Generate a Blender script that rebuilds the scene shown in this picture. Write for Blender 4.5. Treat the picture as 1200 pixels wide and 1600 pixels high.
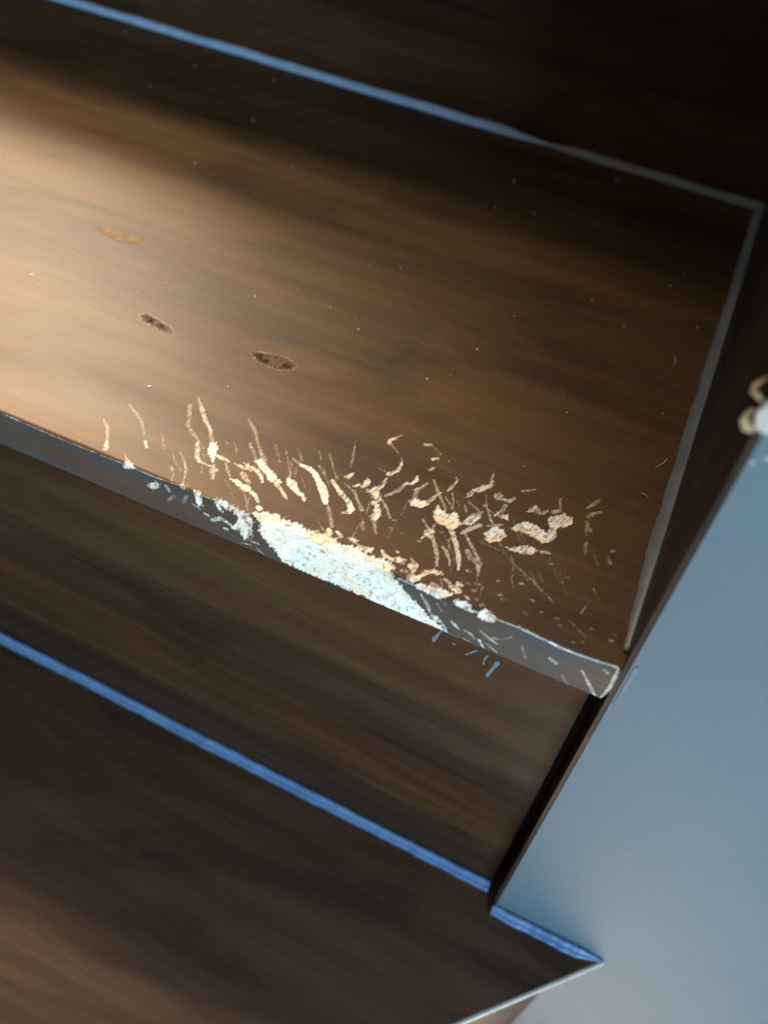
import bpy, bmesh, math, random, json
import numpy as np
from mathutils import Matrix, Vector

# ---------------------------------------------------------------- camera, world, lights, exposure
scene = bpy.context.scene
for o in list(bpy.data.objects): bpy.data.objects.remove(o, do_unlink=True)
col = scene.collection

cam_d = bpy.data.cameras.new('camera')
cam = bpy.data.objects.new('camera', cam_d); col.objects.link(cam)
RIGHT = Vector((0.90683, 0.41241, 0.08705)); DOWN = Vector((0.36112, -0.65367, -0.66506)); FWD = Vector((-0.21738, 0.63453, -0.74170))
UP = -DOWN; BACK = -FWD
CAM = Vector((-0.022695, -0.140003, 0.187416))
cam.matrix_world = Matrix(((RIGHT.x, UP.x, BACK.x, CAM.x), (RIGHT.y, UP.y, BACK.y, CAM.y), (RIGHT.z, UP.z, BACK.z, CAM.z), (0, 0, 0, 1)))
cam_d.sensor_fit = 'VERTICAL'; cam_d.sensor_height = 36.0; cam_d.sensor_width = 27.0
cam_d.lens = 36.0 * 1336.4 / 1600.0
cam_d.clip_start = 0.005; cam_d.clip_end = 50
cam_d.dof.use_dof = True; cam_d.dof.focus_distance = 0.262; cam_d.dof.aperture_fstop = 7.5
scene.camera = cam

world = bpy.data.worlds.new('world'); scene.world = world; world.use_nodes = True
bg = world.node_tree.nodes['Background']; bg.inputs[0].default_value = (1.0, 0.92, 0.84, 1); bg.inputs[1].default_value = 0.30

def light(name, kind, loc, target, energy, color, **kw):
    d = bpy.data.lights.new(name, kind); d.energy = energy; d.color = color
    for k, v in kw.items(): setattr(d, k, v)
    o = bpy.data.objects.new(name, d); col.objects.link(o); o.location = loc
    o.rotation_euler = (Vector(target) - Vector(loc)).to_track_quat('-Z', 'Y').to_euler()
    return o
# warm wall lamp up the stairs on the left, ceiling lamp, daylight from the window across the landing, sunlit patch of landing floor
light('stair_lamp', 'SPOT', (-0.98, 0.80, 0.98), (-0.385, -0.10, 0.0), 350, (1.0, 0.85, 0.63), spot_size=math.radians(23.4), spot_blend=0.28, shadow_soft_size=0.12)
light('ceiling_lamp', 'SPOT', (-0.70, 0.90, 2.1), (-0.42, -0.28, -0.19), 650, (1.0, 0.88, 0.76), spot_size=math.radians(20), spot_blend=0.8, shadow_soft_size=0.30)
light('landing_window', 'AREA', (1.02, -1.45, 0.22), (-0.05, 0, -0.03), 58, (0.36, 0.67, 1.0), shape='RECTANGLE', size=0.85, size_y=0.7)
light('landing_daylight', 'SPOT', (1.0, -1.1, 2.4), (0.62, -0.62, -0.377), 1300, (0.78, 0.92, 1.0), spot_size=math.radians(22), spot_blend=0.4, shadow_soft_size=0.05)
light('landing_sun', 'SPOT', (1.0, -1.1, 2.4), (0.085, -0.14, -0.377), 2700, (1.0, 0.82, 0.62), spot_size=math.radians(4.4), spot_blend=0.5, shadow_soft_size=0.02)

vs = scene.view_settings
vs.view_transform = 'Standard'; vs.look = 'None'; vs.exposure = 0.0; vs.gamma = 1.0; vs.use_curve_mapping = False

# ---------------------------------------------------------------- dimensions (metres)
D, T, H, O, KY, K = 0.28, 0.01629, 0.18839, 0.0080, 0.0327, 0.0182
XL = -1.2                      # left end of the stairs
XD = -0.2175                   # left end of the finely modelled nosing
YD = 0.075                     # depth of the finely modelled front staves
rng = random.Random(7)

# ---------------------------------------------------------------- materials
class NT:
    def __init__(s, name):
        s.m = bpy.data.materials.new(name); s.m.use_nodes = True; s.t = s.m.node_tree; s.n = s.t.nodes; s.b = s.n['Principled BSDF']
    def add(s, kind, **kw):
        nd = s.n.new(kind)
        for k, v in kw.items(): setattr(nd, k, v)
        return nd
    def link(s, a, b): s.t.links.new(a, b)
    def noise(s, scale, detail=4, rough=0.6, vec=None, dist=0.0):
        nd = s.add('ShaderNodeTexNoise'); nd.inputs['Scale'].default_value = scale; nd.inputs['Detail'].default_value = detail
        nd.inputs['Roughness'].default_value = rough; nd.inputs['Distortion'].default_value = dist
        if vec is not None: s.link(vec, nd.inputs['Vector'])
        return nd
    def ramp(s, fac, stops):
        r = s.add('ShaderNodeValToRGB'); e = r.color_ramp.elements
        while len(e) < len(stops): e.new(0.5)
        for i, (p, c) in enumerate(stops): e[i].position = p; e[i].color = (*c, 1)
        s.link(fac, r.inputs[0]); return r
    def mapping(s, scale):
        tc = s.add('ShaderNodeTexCoord'); mp = s.add('ShaderNodeMapping'); mp.inputs['Scale'].default_value = scale
        s.link(tc.outputs['Object'], mp.inputs['Vector']); return mp.outputs['Vector']
    def mix(s, mode, fac, a, b):
        nd = s.add('ShaderNodeMix', data_type='RGBA', blend_type=mode)
        for v, i in ((fac, 0), (a, 6), (b, 7)):
            if isinstance(v, (int, float)): nd.inputs[i].default_value = v
            elif isinstance(v, tuple): nd.inputs[i].default_value = (*v, 1)
            else: s.link(v, nd.inputs[i])
        return nd.outputs[2]

def wood_material(name, dark, mid, light_, rough=0.33, bump=0.12, worn=False):
    m = NT(name)
    v1 = m.mapping((5, 90, 90)); v2 = m.mapping((2.5, 22, 22)); v3 = m.mapping((26, 700, 700))
    n2 = m.noise(1.0, 5, 0.62, v2, 0.5); n1 = m.noise(1.0, 5, 0.65, v1, 0.8); n3 = m.noise(1.0, 3, 0.6, v3)
    base = m.ramp(n2.outputs['Fac'], [(0.30, dark), (0.5, mid), (0.72, light_)])
    g1 = m.ramp(n1.outputs['Fac'], [(0.32, (0.80, 0.78, 0.76)), (0.62, (1.08, 1.07, 1.05))])
    c = m.mix('MULTIPLY', 1.0, base.outputs[0], g1.outputs[0])
    g3 = m.ramp(n3.outputs['Fac'], [(0.35, (0.94, 0.93, 0.92)), (0.6, (1.03, 1.03, 1.03))])
    c = m.mix('MULTIPLY', 1.0, c, g3.outputs[0])
    nb = m.noise(1.0, 4, 0.6, m.mapping((7, 24, 24)), 0.9); gb = m.ramp(nb.outputs['Fac'], [(0.36, (0.58, 0.56, 0.55)), (0.52, (1.0, 0.97, 0.94)), (0.68, (1.14, 1.08, 0.98))]); c = m.mix('MULTIPLY', 0.8, c, gb.outputs[0])
    tint = m.add('ShaderNodeAttribute', attribute_name='tint'); c = m.mix('MULTIPLY', 1.0, c, tint.outputs['Color'])
    rn = m.noise(1.0, 3, 0.5, m.mapping((14, 60, 60)))
    rr = m.add('ShaderNodeMapRange'); m.link(rn.outputs['Fac'], rr.inputs[0]); rr.inputs[3].default_value = rough - 0.05; rr.inputs[4].default_value = rough + 0.07
    rough_out = rr.outputs[0]
    if worn:
        ex = m.add('ShaderNodeAttribute', attribute_name='expo'); dk = m.add('ShaderNodeAttribute', attribute_name='dark'); wr = m.add('ShaderNodeAttribute', attribute_name='face_sheen_tint')
        c = m.mix('MIX', wr.outputs['Fac'], c, (0.060, 0.061, 0.062))  # grey mixed into the nosing face to paint its glossy sky reflection
        pn = m.noise(1.0, 5, 0.65, m.mapping((420, 950, 950)), 0.6); pl = m.noise(70, 3, 0.6, m.mapping((1, 2, 2)))
        pale = m.ramp(pn.outputs['Fac'], [(0.27, (0.42, 0.28, 0.16)), (0.42, (0.80, 0.67, 0.50)), (0.60, (0.93, 0.86, 0.74))])
        pale2 = m.ramp(pl.outputs['Fac'], [(0.40, (0.98, 0.98, 1.0)), (0.70, (0.97, 0.80, 0.60))])
        pc = m.mix('MULTIPLY', 1.0, pale.outputs[0], pale2.outputs[0])
        c = m.mix('MIX', ex.outputs['Fac'], c, pc)
        c = m.mix('MIX', dk.outputs['Fac'], c, (0.012, 0.009, 0.008))
        m1 = m.add('ShaderNodeMath', operation='MULTIPLY_ADD'); m.link(ex.outputs['Fac'], m1.inputs[0]); m1.inputs[1].default_value = 0.5; m.link(rough_out, m1.inputs[2])
        m2 = m.add('ShaderNodeMath', operation='MULTIPLY_ADD'); m.link(dk.outputs['Fac'], m2.inputs[0]); m2.inputs[1].default_value = 0.55; m.link(m1.outputs[0], m2.inputs[2]); rough_out = m2.outputs[0]
    m.link(c, m.b.inputs['Base Color']); m.link(rough_out, m.b.inputs['Roughness'])
    m.b.inputs['Specular IOR Level'].default_value = 0.10
    bp = m.add('ShaderNodeBump'); bp.inputs['Strength'].default_value = bump; bp.inputs['Distance'].default_value = 0.0006
    bn = m.noise(1.0, 4, 0.6, m.mapping((60, 900, 900))); m.link(bn.outputs['Fac'], bp.inputs['Height']); m.link(bp.outputs[0], m.b.inputs['Normal'])
    return m.m

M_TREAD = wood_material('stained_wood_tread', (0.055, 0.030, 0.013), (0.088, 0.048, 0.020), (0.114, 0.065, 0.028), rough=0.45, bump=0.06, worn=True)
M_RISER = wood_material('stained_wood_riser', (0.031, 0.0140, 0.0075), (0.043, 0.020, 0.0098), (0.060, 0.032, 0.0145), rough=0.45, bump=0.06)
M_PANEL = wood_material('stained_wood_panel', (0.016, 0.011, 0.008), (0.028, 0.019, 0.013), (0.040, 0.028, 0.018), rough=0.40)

def plain(name, c1, c2, scale=30, rough=0.6, bump=0.0, bscale=200, spec=0.4):
    m = NT(name); n = m.noise(scale, 4, 0.6, m.mapping((1, 1, 1)))
    r = m.ramp(n.outputs['Fac'], [(0.35, c1), (0.65, c2)]); m.link(r.outputs[0], m.b.inputs['Base Color'])
    m.b.inputs['Roughness'].default_value = rough; m.b.inputs['Specular IOR Level'].default_value = spec
    if bump:
        bp = m.add('ShaderNodeBump'); bp.inputs['Strength'].default_value = bump; bp.inputs['Distance'].default_value = 0.0008
        bn = m.noise(bscale, 4, 0.6, m.mapping((1, 1, 1))); m.link(bn.outputs['Fac'], bp.inputs['Height']); m.link(bp.outputs[0], m.b.inputs['Normal'])
    return m.m
M_WALL = plain('grey_wall_paint', (0.080, 0.103, 0.112), (0.089, 0.114, 0.123), 9, 0.62, 0.15, 260)  # grey paint darkened and blued to balance the landing lights
M_CAULK_BLUE = plain('blue_grey_caulk', (0.23, 0.31, 0.40), (0.29, 0.38, 0.48), 140, 0.35, 0.3, 500)  # white caulk with the blue window light baked into its colour
M_CAULK_DEEP = plain('deep_blue_caulk', (0.085, 0.155, 0.26), (0.13, 0.215, 0.335), 70, 0.30, 0.10, 300)  # darker, bluer caulk copy: skylit shade at the lower joints put into the colour
M_CAULK_OLIVE = plain('olive_grey_caulk', (0.13, 0.135, 0.11), (0.17, 0.175, 0.145), 160, 0.42, 0.3, 600)  # caulk dulled to olive for the corner that the cold light misses
M_PLASTER = plain('bare_plaster', (0.42, 0.34, 0.26), (0.56, 0.46, 0.36), 900, 0.85, 0.5, 900)  # white plaster tinted warm and darker to offset the blue window light
M_TORN = plain('torn_tan_wood', (0.42, 0.27, 0.12), (0.60, 0.42, 0.22), 700, 0.8, 0.5, 900)
M_SCUFF = plain('pale_scuff', (0.075, 0.088, 0.09), (0.14, 0.16, 0.165), 900, 0.7)
M_DUST = plain('dust', (0.42, 0.40, 0.36), (0.60, 0.58, 0.52), 900, 0.8)
M_FLAKE = plain('worn_yellow_patch', (0.10, 0.055, 0.020), (0.20, 0.12, 0.05), 260, 0.6, spec=0.08)
M_FLOOR = plain('beige_floor', (0.56, 0.53, 0.48), (0.62, 0.58, 0.53), 12, 0.5)
M_OTHER = plain('off_white_wall', (0.52, 0.50, 0.47), (0.56, 0.54, 0.50), 8, 0.7)

# ---------------------------------------------------------------- helpers
def empty(name, loc=(0, 0, 0), parent=None):
    o = bpy.data.objects.new(name, None); col.objects.link(o); o.location = loc
    o.empty_display_size = 0.05
    if parent: o.parent = parent
    return o
def tag(o, label=None, cat=None, group=None, kind=None):
    for k, v in (('label', label), ('category', cat), ('group', group), ('kind', kind)):
        if v: o[k] = v
    return o
def mesh_obj(name, verts, faces, mat, parent=None, smooth=False):
    me = bpy.data.meshes.new(name); me.from_pydata([tuple(map(float, v)) for v in verts], [], faces); me.validate(); me.update()
    me.materials.append(mat)
    if smooth: me.polygons.foreach_set('use_smooth', [True] * len(me.polygons))
    o = bpy.data.objects.new(name, me); col.objects.link(o)
    if parent: o.parent = parent
    return o
def set_tint(o, c, extra=None):
    me = o.data; n = len(me.vertices)
    a = me.attributes.new('tint', 'FLOAT_COLOR', 'POINT'); a.data.foreach_set('color', list((*c, 1.0)) * n)
    for k, v in (extra or {}).items():
        b = me.attributes.new(k, 'FLOAT', 'POINT'); b.data.foreach_set('value', [v] * n)
def prism(name, poly, z0, z1, mat, parent=None):
    """extruded horizontal polygon (counter-clockwise)"""
    n = len(poly); v = [(x, y, z0) for x, y in poly] + [(x, y, z1) for x, y in poly]
    f = [tuple(range(n - 1, -1, -1)), tuple(range(n, 2 * n))] + [(i, (i + 1) % n, n + (i + 1) % n, n + i) for i in range(n)]
    return mesh_obj(name, v, f, mat, parent)
def box(name, x0, x1, y0, y1, z0, z1, mat, parent=None):
    return prism(name, [(x0, y0), (x1, y0), (x1, y1), (x0, y1)], z0, z1, mat, parent)
def nosed_strip(name, x0, x1, y1, ztop, thick, yfront, mat, parent, r=0.0013):
    """front stave of a tread: solid strip with a rounded front edge, profile in y-z extruded along x"""
    pr = [(y1, ztop)]
    for i in range(7):
        a = math.pi / 2 * i / 6; pr.append((yfront + r - r * math.sin(a), ztop - r + r * math.cos(a)))
    for i in range(7):
        a = math.pi / 2 * i / 6; pr.append((yfront + r - r * math.cos(a), ztop - thick + r - r * math.sin(a)))
    pr.append((y1, ztop - thick)); n = len(pr)
    v = [(x0, y, z) for y, z in pr] + [(x1, y, z) for y, z in pr]
    f = [tuple(range(n)), tuple(range(2 * n - 1, n - 1, -1))] + [(i, n + i, n + (i + 1) % n, (i + 1) % n) for i in range(n)]
    return mesh_obj(name, v, f, mat, parent)
def rand_tint(lo=0.72, hi=1.3, warm=0.10):
    k = rng.uniform(lo, hi); w = rng.uniform(-warm, warm)
    return (k * (1 + w), k, k * (1 - w))
def noise2(x, y, freq, seed):
    """smooth value noise in [-1, 1] (numpy arrays)"""
    r = np.random.default_rng(seed); tab = r.uniform(-1, 1, (256, 256))
    u = x * freq; v = y * freq; iu = np.floor(u).astype(int); iv = np.floor(v).astype(int)
    fu = u - iu; fv = v - iv; fu = fu * fu * (3 - 2 * fu); fv = fv * fv * (3 - 2 * fv)
    g = lambda a, b: tab[a & 255, b & 255]
    return (g(iu, iv) * (1 - fu) + g(iu + 1, iv) * fu) * (1 - fv) + (g(iu, iv + 1) * (1 - fu) + g(iu + 1, iv + 1) * fu) * fv

# ---------------------------------------------------------------- the setting
tag(box('floor', -2.2, 2.2, -2.4, 1.5, -0.44, -2 * H, M_FLOOR), 'pale beige landing floor below the lowest step', kind='structure')
wall_r = tag(box('wall_right', 0.0015, 1.5, -0.0002, 1.5, -2 * H, 2.3, M_WALL), 'smooth blue-grey painted wall with an outside corner beside the stairs', kind='structure')
tag(box('wall_left', XL - 0.1, XL, -1.6, 1.5, -2 * H, 2.3, M_OTHER), 'plain off-white wall along the far side of the stairs', kind='structure')

# broken wall corner: bare plaster with torn tan shreds
def lump(name, c, rad, mat, parent, seed, n=2):
    bm = bmesh.new(); bmesh.ops.create_icosphere(bm, subdivisions=n + 1, radius=1.0); r = random.Random(seed)
    off = [Vector((r.uniform(-1, 1), r.uniform(-1, 1), r.uniform(-1, 1))).normalized() for _ in range(9)]
    for v in bm.verts:
        k = 1.0 + sum(0.16 * math.copysign(max(0, v.co.dot(d) - 0.45), 1) for d in off[:5]) - sum(0.28 * max(0, v.co.dot(d) - 0.3) for d in off[5:])
        k += r.uniform(-0.05, 0.05)
        v.co = Vector((v.co.x * rad[0] * k + c[0], v.co.y * rad[1] * k + c[1], v.co.z * rad[2] * k + c[2]))
    me = bpy.data.meshes.new(name); bm.to_mesh(me); bm.free(); me.materials.append(mat)
    o = bpy.data.objects.new(name, me); col.objects.link(o); o.parent = parent; return o
def shred(name, pts, wid, thick, mat, parent, normal):
    """curled ribbon of torn material along 3-D points"""
    v = []; f = []; nrm = Vector(normal).normalized(); n = len(pts)
    for i, p in enumerate(pts):
        p = Vector(p); t = (Vector(pts[min(i + 1, n - 1)]) - Vector(pts[max(i - 1, 0)])).normalized(); s = t.cross(nrm).normalized(); w = wid[i] / 2
        for q in (p - s * w - nrm * thick / 2, p + s * w - nrm * thick / 2, p + s * w + nrm * thick / 2, p - s * w + nrm * thick / 2): v.append(tuple(q))
    for i in range(n - 1):
        a = 4 * i
        for k in range(4): f.append((a + k, a + (k + 1) % 4, a + 4 + (k + 1) % 4, a + 4 + k))
    f += [(3, 2, 1, 0), (4 * n - 4, 4 * n - 3, 4 * n - 2, 4 * n - 1)]
    return mesh_obj(name, v, f, mat, parent)
tag(lump('plaster_patch', (0.0016, 0.0002, 0.0905), (0.0032, 0.0010, 0.0054), M_PLASTER, wall_r, 3), 'bare white plaster where the wall corner is broken')
tag(shred('torn_shred', [(0.00063, 0.0006, 0.08495), (-0.00037, 0.0006, 0.08449), (-0.00157, 0.0009, 0.08435), (-0.00238, 0.0016, 0.08521), (-0.00212, 0.003, 0.08618), (-0.00147, 0.0045, 0.08644)], [0.0006, 0.0013, 0.0017, 0.0015, 0.0010, 0.0004], 0.0004, M_TORN, wall_r, (-0.3, -0.9, 0.3)), 'curled tan shred at the foot of the broken wall corner')
tag(shred('torn_shred', [(-0.0011, 0.0012, 0.09067), (-0.00237, 0.0016, 0.09136), (-0.00336, 0.0025, 0.09119), (-0.00324, 0.004, 0.09153), (-0.00238, 0.006, 0.09167), (-0.0012, 0.008, 0.09166)], [0.0004, 0.0008, 0.0010, 0.0009, 0.0008, 0.0004], 0.0003, M_TORN, wall_r, (-0.3, -0.9, 0.3)), 'thin tan shred above the bare plaster')
tag(mesh_obj('blue_glow_plate', *(lambda P: ([(x, -0.0002, z) for x, z in P] + [(x, -0.0004, z) for x, z in P], [(0, 1, 2, 3, 4, 5), (11, 10, 9, 8, 7, 6)] + [(i, 6 + i, 6 + (i + 1) % 6, (i + 1) % 6) for i in range(6)]))([(0.0023, 0.0035), (0.0032, 0.0045), (0.0036, 0.0010), (0.0034, -0.0075), (0.0026, -0.0145), (0.0023, -0.015)]), plain('blue_glow_tint', (0.085, 0.115, 0.135), (0.10, 0.13, 0.15), 60, 0.5), wall_r), 'small thin plate modelling the pale blue glow on the wall beside the tread end')
for i, (x, z, r_) in enumerate([(0.0045, 0.0800, .0007), (0.0066, 0.0790, .0010), (0.0086, 0.0785, .0008), (0.0088, 0.0830, .0009), (0.0060, 0.0815, .0006), (0.0120, 0.0790, .0007), (0.0022, 0.0780, .0006)]):
    lump('paint_chip', (x, -0.0003, z), (r_, 0.00025, r_ * 0.8), plain('chipped_paint', (0.30, 0.36, 0.36), (0.38, 0.44, 0.44), 900, 0.7) if i == 0 else bpy.data.materials['chipped_paint'], wall_r, 20 + i, 1)

# ---------------------------------------------------------------- staircase
stairs = tag(empty('staircase', (0, 0, 0)), 'dark-stained wooden staircase with glossy treads and a gnawed step edge', 'staircase')

# --- gnawed tread: core, plain staves, finely modelled front staves carrying the tooth marks
yb = lambda x: D - KY * x            # back edge of the tread (slightly out of square)
tread = tag(prism('tread', [(XL, 0.0075), (-0.0035, 0.0075), (-0.0035, yb(0)), (XL, yb(XL))], -T + 0.0004, -0.0062, M_TREAD, stairs), 'dark glossy tread whose front edge has been gnawed down to pale wood')
set_tint(tread, (0.9, 0.9, 0.9), dict(expo=0, dark=0, face_sheen_tint=0))
ZERO = dict(expo=0.0, dark=0.0, face_sheen_tint=0.0)
rows = [YD, 0.118, 0.160, 0.203, 0.245, None]
for i in range(len(rows) - 1):
    cuts = [XL]; x = XL + rng.uniform(0.12, 0.3)
    while x < -0.09: cuts.append(x); x += rng.uniform(0.16, 0.36)
    cuts.append(0.0)
    for a, b in zip(cuts[:-1], cuts[1:]):
        hi = (lambda x: yb(x)) if rows[i + 1] is None else (lambda x, h=rows[i + 1]: h)
        o = prism('stave', [(a, rows[i]), (b, rows[i]), (b, hi(b)), (a, hi(a))], -0.0062, 0.0, M_TREAD, tread)
        set_tint(o, rand_tint(0.88, 1.12, 0.06), ZERO)
o = nosed_strip('stave', XL, XD, 0.0375, 0, T, 0, M_TREAD, tread); set_tint(o, (1, .97, .95), ZERO); o.data.attributes['face_sheen_tint'].data.foreach_set('value', [0.55 if (q.co.z < -0.0006 and q.co.y < 0.002) else 0.0 for q in o.data.vertices])
o = box('stave', XL, XD, 0.0375, YD, -0.0062, 0, M_TREAD, tread); set_tint(o, (1.04, .99, .94), ZERO)

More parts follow.
